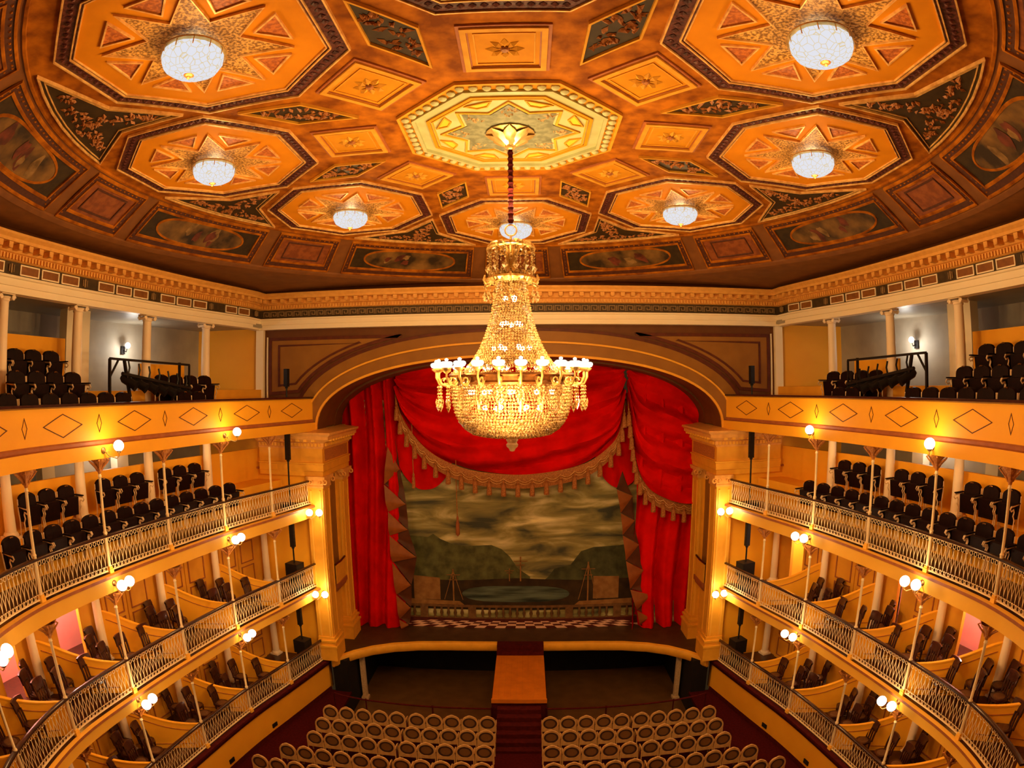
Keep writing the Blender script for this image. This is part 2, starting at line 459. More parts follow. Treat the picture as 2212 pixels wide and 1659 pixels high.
def sweep(mb, s0, s1, prof, side, step=0.35, mi=None, closed=True, ycap=None):
    """profile [(off, z)] carried along the horseshoe; mi = material per profile edge"""
    n = max(1, int(math.ceil((s1 - s0) / step)))
    k = len(prof)
    vs = []
    for i in range(n + 1):
        s = s0 + (s1 - s0) * i / n
        for off, z in prof:
            p = ring(s, off, side)
            y = p.y if ycap is None else min(p.y, ycap)
            vs.append((p.x, y, z))
    for e in range(k if closed else k - 1):
        e2 = (e + 1) % k
        fs = [(i * k + e, i * k + e2, (i + 1) * k + e2, (i + 1) * k + e) for i in range(n)]
        if e == 0:
            base = len(mb.v)
            mb.v += vs
        mb.f += [tuple(base + q for q in f) for f in fs]
        mb.m += [(mi[e] if mi else 0)] * len(fs)
    if closed:
        mb.f += [tuple(base + q for q in range(k)), tuple(base + n * k + q for q in range(k))[::-1]]
        mb.m += [(mi[0] if mi else 0)] * 2
    return mb
POST = [2.51, 4.83, 7.28, 9.63, 11.96, 14.21, 16.5]      # iron posts, from the stage
COLS = [0.70, 3.45, 5.93, 8.58, 11.0, 13.4, 15.8]         # columns behind, 1.93 m back
COFF = 1.93
# tier levels: floor, rail bottom, rail top, underside of the slab above
LV = {1: (1.45, 1.47, 2.33, 4.05), 2: (4.40, 4.45, 5.32, 7.05), 3: (7.45, 7.48, 8.32, 10.05), 4: (10.40, 10.40, 11.2, 13.6)}
# ================================================================== THE SETTING
def sweep_poly(mb, path, prof, mi=None, closed=True):
    """profile [(d, z)] carried along a plan polyline with mitred corners; d to the left of travel"""
    path = [Vector(p) for p in path]
    n, k = len(path), len(prof)
    vs = []
    for i, p in enumerate(path):
        a = (path[i] - path[i - 1]).normalized() if i else None
        b = (path[i + 1] - path[i]).normalized() if i < n - 1 else None
        a, b = a or b, b or a
        na, nb = Vector((-a.y, a.x)), Vector((-b.y, b.x))
        m = (na + nb)
        m = m / max(0.25, m.dot(na)) if m.length > 1e-6 else na
        for d, z in prof:
            q = p + m * d
            vs.append((q.x, q.y, z))
    base = len(mb.v)
    mb.v += vs
    for e in range(k if closed else k - 1):
        e2 = (e + 1) % k
        fs = [(base + i * k + e, base + i * k + e2, base + (i + 1) * k + e2, base + (i + 1) * k + e) for i in range(n - 1)]
        mb.f += fs
        mb.m += [(mi[e] if mi else 0)] * len(fs)
    if closed:
        mb.f += [tuple(base + q for q in range(k)), tuple(base + (n - 1) * k + q for q in range(k))[::-1]]
        mb.m += [0, 0]
    return mb

# ---- stalls floor, pit, stage
mb = MB()
mb.prism([(-9.3, -1), (9.3, -1), (9.3, 19.7), (6.35, 19.7), (6.35, 17.78), (-6.35, 17.78), (-6.35, 19.7), (-9.3, 19.7)], -0.12, 0.0)
struct('floor', mb, M['carpet'], 'wine red carpeted floor under the stalls seats', 'floor')
mb = MB()
mb.b2((-6.6, 17.6, -1.2), (6.6, 24.3, -1.0))
struct('floor_pit', mb, M['pit'], 'brown sunken floor of the orchestra pit', 'pit floor')
mb = MB()
mb.b2((-6.6, 24.1, -1.0), (6.6, 24.3, 1.4))
for sd in (-1, 1):
    mb.b2((sd * 6.4, 17.78, -1.0), (sd * 6.6, 19.65, -0.02))
    mb.b2((sd * 6.4, 19.65, -1.0), (sd * 6.98, 24.2, 1.38))
mb.b2((-6.6, 17.7, -1.0), (6.6, 17.8, 0.0))
struct('wall_pit', mb, M['pitdark'], 'black walls of the orchestra pit under the stage', 'pit wall')
front = [(6.92, 19.5), (6.75, 19.75), (6.3, 20.35), (5.7, 20.9), (4.94, 21.32), (4.0, 21.6), (2.8, 21.74), (1.4, 21.79)]
front = front + [(0, 21.8)] + [(-x, y) for x, y in front[::-1]]
mb = MB()
mb.prism([(-7.6, 26.5), (7.6, 26.5), (7.6, 19.7)] + front + [(-7.6, 19.7)], 1.38, 1.5)
stg = struct('floor_stage', mb, M['stage'], 'dark brown stage floor with a curved front edge', 'stage')
mb = MB()
sweep_poly(mb, front, [(0.0, 1.52), (0.10, 1.50), (0.14, 1.42), (0.12, 1.22), (0.05, 1.14), (-0.05, 1.14), (-0.05, 1.52)])
mb.build('apron_fascia', M['gold'], stg)
# inner soffit of the stage lip
# ---- the lowest tier's front wall
for sd in (-1, 1):
    mb = MB()
    sweep(mb, 0.0, SEND, [(0.02, 0.0), (0.14, 0.0), (0.14, 1.2), (0.02, 1.2)], sd)
    o = struct('wall_' + SIDE[sd], mb, M['wall'], 'plain orange wall under the lowest boxes, %s side' % SIDE[sd], 'wall')
    mb = MB()
    sweep(mb, 0.0, SEND, [(-0.02, 0.0), (0.04, 0.0), (0.04, 0.16), (0.0, 0.17)], sd)
    mb.build('baseboard', M['darkred'], o)
    for s in (3.75, 6.3):
        p = ring(s, 0.0, sd)
        d = ring_dir(s, sd)
        mb = MB()
        mb.box((0, 0, 0), (0.26, 0.03, 0.15))
        for k in range(4):
            mb.box((0, -0.018, -0.05 + k * 0.034), (0.22, 0.012, 0.012), rx=0.5)
        v = mb.build('vent_grille', M['black'], o)
        v.location = (p.x, p.y, 0.36)
        v.rotation_euler = (0, 0, math.atan2(d.y, d.x))
        v['label'] = 'small black vent grille'

# ---- tiers
for sd in (-1, 1):
    S_ = SIDE[sd]
    for t in (1, 2, 3):
        F = LV[t][0]
        U = F - 0.36 if t == 1 else LV[t - 1][3] - 0.03
        mb = MB()
        if t == 1:
            prof = [(2.3, F), (-0.04, F), (-0.16, F - 0.03), (-0.16, F - 0.10), (-0.12, F - 0.14), (-0.10, F - 0.24), (0.02, F - 0.34), (2.3, F - 0.34)]
            mi = [1, 0, 2, 2, 2, 2, 2, 2]
            fm = [M['darkred'], M['darkwood'], M['darkred']]
        else:
            prof = [(4.6, F), (-0.04, F), (-0.15, F - 0.015), (-0.15, F - 0.085), (-0.08, F - 0.105), (-0.08, U), (4.6, U)]
            mi = [1, 0, 2, 2, 0, 3, 3]
            fm = [M['fascia'], M['darkwood'], M['redbrown'], M['wall2']]
        sweep(mb, 0.0, SEND, prof, sd, mi=mi, ycap=19.72)
        struct('balcony_floor', mb, fm, 'curved cream fascia and floor of the %s, %s side' % (TIER[t], S_), 'balcony')
    # top gallery: floor and solid parapet with painted lozenges
    mb = MB()
    prof = [(4.6, 10.4), (0.12, 10.4), (0.12, 11.14), (0.16, 11.15), (0.16, 11.2), (-0.13, 11.2), (-0.13, 11.15), (-0.05, 11.12), (-0.05, 10.42), (-0.08, 10.39), (-0.08, 10.33), (-0.17, 10.31), (-0.17, 10.02), (4.6, 10.02)]
    sweep(mb, 0.0, SEND, prof, sd, mi=[3, 0, 1, 1, 1, 1, 1, 0, 2, 2, 2, 0, 4, 4], ycap=19.72)
    par = struct('gallery_parapet', mb, [M['wall'], M['handrail'], M['redbrown'], M['darkwood'], M['wall2']], 'solid orange parapet of the top gallery with lozenges, %s side' % S_, 'parapet')
    big = [1.30, 3.63, 6.04, 8.37, 10.77, 13.1]
    slim = [2.53, 4.85, 7.22, 9.61, 11.95, 14.2]
    for s0, hw, hh in [(s, 0.62, 0.24) for s in big] + [(s, 0.085, 0.20) for s in slim]:
        mb = MB()
        wd = 0.016 if hw > 0.3 else 0.012
        ring_pts = []
        for k in range(4):
            a = [(hw, 0), (0, hh), (-hw, 0), (0, -hh)][k]
            b = [(hw, 0), (0, hh), (-hw, 0), (0, -hh)][(k + 1) % 4]
            for q in range(5):
                t = q / 5
                ring_pts.append((a[0] * (1 - t) + b[0] * t, a[1] * (1 - t) + b[1] * t))
        n = len(ring_pts)
        vs = []
        for f, off in ((1.0, -0.049), (1.0, -0.062), (None, -0.062), (None, -0.049)):
            for x, z in ring_pts:
                if f is None:
                    L = math.hypot(hw, hh)
                    k = 1 - wd * L / (hw * hh)
                    x, z = x * k, z * k
                p = ring(s0 + x, off, sd)
                vs.append((p.x, p.y, 10.77 + z))
        mb.add(vs, [(a * n + i, a * n + (i + 1) % n, ((a + 1) % 4) * n + (i + 1) % n, ((a + 1) % 4) * n + i) for a in range(4) for i in range(n)])
        lz = mb.build('lozenge', M['brownline'], par, 0)
    # steps of the galleries, low walls behind the columns
    mb = MB()
    sweep(mb, 0.0, 18, [(1.25, 7.45), (2.2, 7.45), (2.2, 8.25), (1.25, 8.25)], sd, mi=[0, 0, 0, 0], ycap=19.7)
    struct('gallery_step', mb, M['wall'], 'raised step behind the front seats of the third tier, %s side' % S_, 'step')
    mb = MB()
    sweep(mb, 0.0, 18, [(2.2, 7.45), (2.3, 7.45), (2.3, 9.35), (2.2, 9.35)], sd, ycap=19.7)
    struct('wall_dwarf_' + S_, mb, M['wall'], 'low orange wall behind the columns of the third tier, %s side' % S_, 'wall')
    mb = MB()
    sweep(mb, 0.0, 18, [(1.05, 10.4), (2.8, 10.4), (2.8, 11.45), (1.85, 11.45), (1.85, 10.92), (1.05, 10.92)], sd, ycap=19.7)
    struct('gallery_step', mb, M['wall2'], 'stepped seating platform of the top gallery, %s side' % S_, 'step')
    mb = MB()
    sweep(mb, 8.3, 18, [(2.8, 10.4), (2.9, 10.4), (2.9, 12.8), (2.8, 12.8)], sd)
    sweep(mb, 3.6, 5.4, [(2.8, 10.4), (2.9, 10.4), (2.9, 12.25), (2.8, 12.25)], sd)
    struct('wall_rear_' + S_, mb, M['wall'], 'orange wall panels behind the top gallery seats, %s side' % S_, 'wall')
    # outer shell and gallery ceiling
    mb = MB()
    sweep(mb, 0.0, SEND, [(4.6, 0.0), (4.75, 0.0), (4.75, 13.8), (4.6, 13.8)], sd, ycap=19.9)
    struct('wall_outer_' + S_, mb, M['grey'], 'grey outer wall behind the galleries, %s side' % S_, 'wall')
    mb = MB()
    sweep(mb, 0.0, SEND, [(1.75, 13.62), (4.7, 13.62), (4.7, 13.75), (1.75, 13.75)], sd, ycap=19.9)
    struct('ceiling_gallery', mb, M['greyc'], 'grey ceiling above the top gallery, %s side' % S_, 'ceiling')
    # pillar blocks and screens at the rear of the two galleries
    mb = MB()
    for s, off, z0, z1, wd in ((7.75, 3.1, 10.4, 13.62, 0.9), (8.1, 4.2, 7.1, 10.05, 0.5), (5.2, 4.2, 7.1, 10.05, 0.5)):
        p = ring(s, off, sd)
        d = ring_dir(s, sd)
        mb.box((p.x, p.y, (z0 + z1) / 2), (wd, 0.35, z1 - z0), math.atan2(d.y, d.x))
    struct('wall_pier_' + S_, mb, M['ivory'], 'pale piers at the rear of the galleries, %s side' % S_, 'wall')
    # end wall of the tiers beside the proscenium
    mb = MB()
    mb.b2((sd * 7.2, 19.7, 0.0), (sd * 13.6, 20.1, 10.1))
    mb.b2((sd * 9.25, 19.7, 10.1), (sd * 13.6, 20.1, 13.8))
    ew = struct('wall_end_' + S_, mb, M['wall'], 'orange end wall of the tiers beside the stage, %s side' % S_, 'wall')
    for z in (8.63,):
        mb = MB()
        mb.b2((sd * 7.35, 19.64, z), (sd * 9.6, 19.7, z + 0.06))
        mb.build('string_course', M['redbrown'], ew)

# ---- box walls with openings, doors
OPEN = {(2, -1): [(9.06, 9.96, 'pink'), (11.34, 11.9, 'pink')], (2, 1): [(9.16, 9.94, 'pink'), (6.52, 6.72, 'pink'), (1.34, 2.1, 'ivory')],
        (1, 1): [(3.88, 4.12, 'ivory')], (1, -1): []}
BW = 2.15
dn = 0
for t in (1, 2):
    F, U = LV[t][0], LV[t][3]
    for sd in (-1, 1):
        ops = sorted(OPEN[(t, sd)])
        mb = MB()
        cur = 0.0
        for a, b, _ in ops + [(18.0, 18.0, '')]:
            if a > cur:
                sweep(mb, cur, a, [(BW, F), (BW + 0.12, F), (BW + 0.12, U), (BW, U)], sd, ycap=19.7)
            if b > a:
                sweep(mb, a, b, [(BW, F + 2.30), (BW + 0.12, F + 2.30), (BW + 0.12, U), (BW, U)], sd)
            cur = b
        wl = struct('wall_boxes_%s' % SIDE[sd], mb, M['wall2'], 'ochre rear wall of the boxes on the %s, %s side' % (TIER[t], SIDE[sd]), 'wall')
        if ops:
            mb = MB()
            mi = {'pink': 0, 'ivory': 1}
            for a, b, c in ops:
                sweep(mb, a - 0.9, b + 0.9, [(3.35, F), (3.45, F), (3.45, U), (3.35, U)], sd, mi=[mi[c]] * 4, ycap=19.7)
            struct('wall_corridor_' + SIDE[sd], mb, [M['pink'], M['ivory']], 'pink and ivory corridor wall seen through open box doors, %s of %s' % (SIDE[sd], TIER[t]), 'wall')
            for a, b, c in ops:
                p = ring((a + b) / 2, 2.85, sd)
                ld = bpy.data.lights.new('corridor_lamp', 'POINT')
                ld.energy = 120 if b - a > 0.4 else 60
                ld.color = (1.0, 0.86, 0.78)
                ld.shadow_soft_size = 0.12
                tag(link('corridor_lamp', ld, None, (p.x, p.y, U - 0.35)), 'corridor lamp behind an open door of the %s, %s side' % (TIER[t], SIDE[sd]), 'lamp')
        # panelled double doors, one pair in each box
        for i in range(5 if t == 2 else 4):
            c0, c1 = COLS[i], COLS[i + 1]
            mid = (c0 + c1) / 2
            if not in_view((*ring(mid, BW, sd), F + 1.2), 60):
                continue
            def blocked(k):
                a, b = (mid - 0.98, mid - 0.02) if k < 0 else (mid + 0.02, mid + 0.98)
                return any(b > oa + 0.05 and a < ob - 0.05 for oa, ob, _ in ops)
            if blocked(-1) and blocked(1):
                continue
            dn += 1
            door = thing('door_%d' % dn, 'panelled ochre double door of the %s box from the stage, %s, %s side' % (ORD[i], TIER[t], SIDE[sd]), 'door', kind='structure')
            for k in (-1, 1):
                a, b = (mid - 0.98, mid - 0.02) if k < 0 else (mid + 0.02, mid + 0.98)
                if blocked(k):
                    continue
                mb = MB()
                sweep(mb, a, b, [(BW - 0.05, F), (BW, F), (BW, F + 1.86), (BW - 0.05, F + 1.86)], sd)
                lf = mb.build('door_leaf', M['wall2'], door)
                for z0, z1 in ((F + 0.14, F + 0.86), (F + 0.98, F + 1.76)):
                    mb = MB()
                    for aa, bb, za, zb in ((a + 0.13, b - 0.13, z0, z0 + 0.035), (a + 0.13, b - 0.13, z1 - 0.035, z1), (a + 0.13, a + 0.165, z0, z1), (b - 0.165, b - 0.13, z0, z1)):
                        sweep(mb, aa, bb, [(BW - 0.075, za), (BW - 0.05, za), (BW - 0.05, zb), (BW - 0.075, zb)], sd, step=0.5)
                    mb.build('panel_moulding', M['redbrown'], lf)
                if t == 2:
                    mb = MB()
                    sweep(mb, a + 0.14, b - 0.14, [(BW - 0.06, F + 1.92), (BW, F + 1.92), (BW, F + 2.02), (BW - 0.06, F + 2.02)], sd)
                    mb.build('transom_light', M['strip'], door)

# ---- sloping curved partitions between the boxes
for t in (1, 2):
    F = LV[t][0]
    for sd in (-1, 1):
        for i in range(6 if t == 2 else 5):
            s0, s1 = POST[i], COLS[i + 1]
            if not in_view((*ring(s0, 0.8, sd), F + 0.8), 120):
                continue
            mb = MB()
            n = 12
            vs = []
            for k in range(n + 1):
                u = k / n
                p = ring(s0 + (s1 - s0) * u, 0.04 + 1.95 * u, sd)
                d = ring_dir(s0 + (s1 - s0) * u, sd)
                h = F + 0.80 + 0.58 * math.sin(PI / 2 * u ** 2.4)
                for q, z in ((-0.03, F), (-0.03, h), (-0.045, h), (-0.045, h + 0.035), (0.045, h + 0.035), (0.045, h), (0.03, h), (0.03, F)):
                    vs.append((p.x + d.x * q, p.y + d.y * q, z))
            m_ = 8
            fs, mi = [], []
            for k in range(n):
                for e in range(m_):
                    fs.append((k * m_ + e, k * m_ + (e + 1) % m_, (k + 1) * m_ + (e + 1) % m_, (k + 1) * m_ + e))
            mb.add(vs, fs)
            mb.f += [tuple(range(m_)), tuple(n * m_ + e for e in range(m_))[::-1]]
            mb.m += [0, 0]
            o = struct('box_partition', mb, M['wall'], 'curved orange partition beyond the %s box from the stage, %s, %s' % (ORD[i], TIER[t], SIDE[sd]), 'partition')
            for q in (-1, 1):      # moulded panel outline on each face
                mb = MB()
                for za in (0.16, 0.62):
                    mb.tube([(*(ring(s0 + (s1 - s0) * u, 0.04 + 1.95 * u, sd) + ring_dir(s0 + (s1 - s0) * u, sd) * q * 0.034), F + za + (0.58 * math.sin(PI / 2 * u ** 2.4) if za > 0.3 else 0)) for u in [0.12 + 0.07 * k for k in range(12)]], 0.013, 4)
                mb.build('panel_moulding', M['redbrown'], o)

# ================================================================== CEILING
CC = (0.0, 10.0)
def cz(R):
    if R < 3:
        return 16.06
    if R < 8.2:
        return 16.06 - 0.17 * ((R - 3) / 5.2) ** 2
    if R < 9.5:
        t = (R - 8.2) / 1.3
        return 15.89 - 0.89 * (0.75 * t + 0.25 * t * t)
    return 15.0 - 0.05 * (R - 9.5)
def cs(x, y, d=0.0):
    return (CC[0] + x, CC[1] + y, cz(math.hypot(x, y)) - d)
def pol(R, a):
    return (R * math.sin(a), R * math.cos(a))
def subdiv(poly, n):
    out = []
    for i in range(len(poly)):
        a, b = poly[i], poly[(i + 1) % len(poly)]
        for k in range(n):
            t = k / n
            out.append((a[0] * (1 - t) + b[0] * t, a[1] * (1 - t) + b[1] * t))
    return out
def shrink(poly, f, c=None):
    c = c or (sum(p[0] for p in poly) / len(poly), sum(p[1] for p in poly) / len(poly))
    return [(c[0] + (p[0] - c[0]) * f, c[1] + (p[1] - c[1]) * f) for p in poly]
def inset(poly, d):
    """parallel inset of a polygon (either winding)"""
    n = len(poly)
    area = sum(poly[i][0] * poly[(i + 1) % n][1] - poly[(i + 1) % n][0] * poly[i][1] for i in range(n))
    sg = 1 if area > 0 else -1
    out = []
    for i in range(n):
        p0, p1, p2 = Vector(poly[i - 1]), Vector(poly[i]), Vector(poly[(i + 1) % n])
        a, b = (p1 - p0).normalized(), (p2 - p1).normalized()
        na, nb = Vector((-a.y, a.x)) * sg, Vector((-b.y, b.x)) * sg
        m = na + nb
        m = m / max(0.3, m.dot(na))
        q = p1 + m * d
        out.append((q.x, q.y))
    return out
def cfill(mb, poly, d, sub=2, rings=2, mi=0, c=None):
    P = subdiv(poly, sub)
    c = c or (sum(p[0] for p in P) / len(P), sum(p[1] for p in P) / len(P))
    n = len(P)
    vs = [cs(c[0], c[1], d)]
    for r in range(1, rings + 1):
        vs += [cs(c[0] + (p[0] - c[0]) * r / rings, c[1] + (p[1] - c[1]) * r / rings, d) for p in P]
    fs = [(0, 1 + (i + 1) % n, 1 + i) for i in range(n)]
    for r in range(1, rings):
        o, q = 1 + (r - 1) * n, 1 + r * n
        fs += [(o + i, o + (i + 1) % n, q + (i + 1) % n, q + i) for i in range(n)]
    mb.add(vs, fs, mi)
def cframe(mb, outer, inner, d, sub=2, mi=0, d0=0.0):
    A, B = subdiv(outer, sub), subdiv(inner, sub)
    n = len(A)
    vs = [cs(p[0], p[1], d0) for p in A] + [cs(p[0], p[1], d) for p in A] + [cs(p[0], p[1], d) for p in B] + [cs(p[0], p[1], d0) for p in B]
    mb.add(vs, [(k * n + i, k * n + (i + 1) % n, (k + 1) * n + (i + 1) % n, (k + 1) * n + i) for k in range(3) for i in range(n)], mi)
mb = MB()
RR = [0.01, 1, 2, 3, 4, 5, 6, 7, 7.6, 8.2, 8.5, 8.8, 9.1, 9.5, 10.5, 12, 14.5]
NA = 96
mb.grid([[cs(*pol(r, 2 * PI * i / NA), -0.002) for r in RR] for i in range(NA + 1)])
mb.m = [(0 if (k % (len(RR) - 1)) < 9 else 1) for k in range(len(mb.f))]
ceil = struct('ceiling', mb, [M['field'], M['cove']], 'marbled ochre round ceiling with coffers and a brown cove', 'ceiling')

def octagon(c, ap, rot=0.0):
    R = ap / math.cos(PI / 8)
    return [(c[0] + R * math.sin(rot + PI / 8 + k * PI / 4), c[1] + R * math.cos(rot + PI / 8 + k * PI / 4)) for k in range(8)]
def mirror_part(nm, mb, mats, parent, smooth=30):
    return mb.build(nm, mats, parent, smooth)
# ---- eight lamp coffers
ORING = 5.86
for k in range(8):
    a = k * PI / 4
    c = pol(ORING if k not in (3, 5) else 5.72, a)
    O = lambda ap: octagon(c, ap, a)
    mb = MB()
    cframe(mb, O(1.99), O(1.965), 0.05, 3, 0)
    cframe(mb, O(1.965), O(1.745), 0.02, 3, 1)
    cframe(mb, O(1.745), O(1.725), 0.05, 3, 0)
    cframe(mb, O(1.725), O(1.69), 0.02, 3, 1)
    cframe(mb, O(1.69), O(1.675), 0.04, 3, 0)
    cf = mirror_part('octagon_coffer', mb, [M['gilt'], M['wine']], ceil)
    mb = MB()
    cfill(mb, O(1.675), 0.012, 3, 3, c=c)
    mirror_part('coffer_field', mb, M['octfield'], cf)
    mb = MB()                                          # little leaves around the border
    P = subdiv(O(1.855), 11)
    for p in P:
        x, y, z = cs(p[0], p[1], 0.03)
        mb.octa((x, y, z), 0.055, 0.03)
    lf = mirror_part('border_leaf', mb, M['leafgold'] if k % 8 == 99 else M['wine'], cf)
    lf['kind'] = 'stuff'
    star = []
    for j in range(16):
        r = 1.38 if j % 2 == 0 else 0.70
        q = a + PI / 8 + j * PI / 8
        star.append((c[0] + r * math.sin(q), c[1] + r * math.cos(q)))
    mb = MB()
    cfill(mb, star, 0.022, 2, 2, 1, c)
    inn = shrink(star, 0.965, c)
    cframe(mb, star, inn, 0.055, 1, 0)
    mirror_part('star', mb, [M['gilt'], M['starfill']], cf)
    for j in range(8):
        q = a + j * PI / 4
        dn_, tn = (math.sin(q), math.cos(q)), (math.cos(q), -math.sin(q))
        tri = [(c[0] + dn_[0] * r + tn[0] * w_, c[1] + dn_[1] * r + tn[1] * w_) for r, w_ in ((0.88, 0), (1.33, 0.33), (1.33, -0.33))]
        mb = MB()
        cframe(mb, tri, inset(tri, 0.026), 0.045, 1, 0)
        cfill(mb, inset(tri, 0.026), 0.02, 1, 1, 1)
        mirror_part('triangle_panel', mb, [M['gilt'], M['trifill']], cf)
# ---- eight square flower panels
for k in range(8):
    a = k * PI / 4
    c = pol(2.93, a)
    R2 = 2 ** 0.5
    Q = lambda h: [(c[0] + h * R2 * math.sin(a + PI / 4 + j * PI / 2), c[1] + h * R2 * math.cos(a + PI / 4 + j * PI / 2)) for j in range(4)]
    mb = MB()
    cframe(mb, Q(0.62), Q(0.57), 0.03, 2, 1)
    cframe(mb, Q(0.57), Q(0.49), 0.06, 2, 0)
    cframe(mb, Q(0.49), Q(0.47), 0.03, 2, 1)
    cfill(mb, Q(0.47), 0.015, 2, 2, 2)
    cframe(mb, Q(0.41), Q(0.39), 0.03, 2, 0, 0.014)
    sq = mirror_part('square_panel', mb, [M['sqframe'], M['redbrown'], M['sqfill']], ceil)
    mb = MB()
    for j in range(8):
        q = a + j * PI / 4
        tip = (c[0] + 0.27 * math.sin(q), c[1] + 0.27 * math.cos(q))
        l = (c[0] + 0.17 * math.sin(q - 0.33), c[1] + 0.17 * math.cos(q - 0.33))
        r = (c[0] + 0.17 * math.sin(q + 0.33), c[1] + 0.17 * math.cos(q + 0.33))
        b_ = (c[0] + 0.06 * math.sin(q), c[1] + 0.06 * math.cos(q))
        vs = [cs(*b_, 0.03), cs(*l, 0.02), cs(*tip, 0.02), cs(*r, 0.02), cs((b_[0] + tip[0]) / 2, (b_[1] + tip[1]) / 2, 0.07)]
        mb.add(vs, [(0, 1, 4), (1, 2, 4), (2, 3, 4), (3, 0, 4)], 0)
    x, y, z = cs(*c, 0.03)
    mb.ball((x, y, z), 0.07, 8, 4, 1, 0.6)
    mirror_part('flower', mb, [M['sqframe'], M['leafgold']], sq)
# ---- eight dark lozenges with foliage, eight dark spandrels at the rim
def foliage(mb, c, ax, n, L, wd, mi, seed):
    rnd = random.Random(seed)
    ux, uy = math.sin(ax), math.cos(ax)
    for i in range(n):
        u = rnd.uniform(-1, 1)
        v = rnd.uniform(-1, 1) * wd * (1 - abs(u) * 0.7)
        x, y = c[0] + ux * u * L + uy * v, c[1] + uy * u * L - ux * v
        q = rnd.uniform(0, 2 * PI)
        r = rnd.uniform(0.05, 0.10)
        pts = [(x + r * math.sin(q + g) * h, y + r * math.cos(q + g) * h) for g, h in ((0, 1.5), (0.9, 0.6), (PI, 0.5), (-0.9, 0.6))]
        vs = [cs(*p, 0.02) for p in pts] + [cs(x, y, 0.065)]
        mb.add(vs, [(0, 1, 4), (1, 2, 4), (2, 3, 4), (3, 0, 4)], mi)
for k in range(8):
    a = PI / 8 + k * PI / 4
    kite = [pol(2.72, a), pol(3.76, a + 0.105), pol(4.80, a), pol(3.76, a - 0.105)]
    mb = MB()
    cframe(mb, kite, inset(kite, 0.035), 0.055, 2, 0)
    cfill(mb, inset(kite, 0.035), 0.012, 2, 2, 1)
    kt = mirror_part('dark_lozenge', mb, [M['sqframe'], M['darkgreen']], ceil)
    mb = MB()
    foliage(mb, pol(3.76, a), a, 46, 0.62, 0.24, 0, k)
    f_ = mirror_part('foliage_relief', mb, M['leafgold'], kt)
    f_['kind'] = 'stuff'
    arc = [pol(8.05, a + t) for t in (0.235, 0.16, 0.08, 0, -0.08, -0.16, -0.235)]
    sp = [pol(5.75, a), pol(7.0, a + 0.072)] + arc + [pol(7.0, a - 0.072)]
    mb = MB()
    cframe(mb, sp, inset(sp, 0.025), 0.055, 1, 0)
    cframe(mb, inset(sp, 0.09), inset(sp, 0.105), 0.035, 1, 0, 0.01)
    cfill(mb, inset(sp, 0.025), 0.012, 1, 3, 1, pol(7.25, a))
    kt = mirror_part('rim_spandrel', mb, [M['gilt'], M['darkgreen']], ceil)
    mb = MB()
    foliage(mb, pol(7.0, a), a, 50, 0.75, 0.20, 0, k + 20)
    foliage(mb, pol(7.62, a), a + PI / 2, 70, 1.15, 0.26, 0, k + 40)
    f_ = mirror_part('foliage_relief', mb, M['leafgold'], kt)
    f_['kind'] = 'stuff'
# ---- cove panels: eight paintings, eight narrow panels
def sector(r0, r1, a0, a1, n=10):
    return [pol(r0, a0 + (a1 - a0) * i / n) for i in range(n + 1)] + [pol(r1, a1 + (a0 - a1) * i / n) for i in range(n + 1)]
def sector_frame(mb, r0, r1, a0, a1, wd, d, mi, dz=0.0, n=10):
    da0, da1 = wd / r0, wd / r1
    A = sector(r0, r1, a0, a1, n)
    B = [pol(r0 + wd, a0 + da0 + (a1 - a0 - 2 * da0) * i / n) for i in range(n + 1)] + [pol(r1 - wd, a1 - da1 + (a0 - a1 + 2 * da1) * i / n) for i in range(n + 1)]
    cframe(mb, A, B, d, 1, mi, dz)
def sector_fill(mb, r0, r1, a0, a1, d, mi, n=10, m=4):
    P = [[cs(*pol(r0 + (r1 - r0) * j / m, a0 + (a1 - a0) * i / n), d) for j in range(m + 1)] for i in range(n + 1)]
    mb.grid(P, mi)
mb = MB()
for r0, r1, d, mi in ((8.16, 8.21, 0.05, 1), (9.42, 9.52, 0.05, 2)):
    A = [pol(r0, 2 * PI * i / 96) for i in range(96)]
    B = [pol(r1, 2 * PI * i / 96) for i in range(96)]
    cframe(mb, A, B, d, 1, mi)
mb.build('rim_moulding', [M['rimdark'], M['field'], M['cove']], ceil)
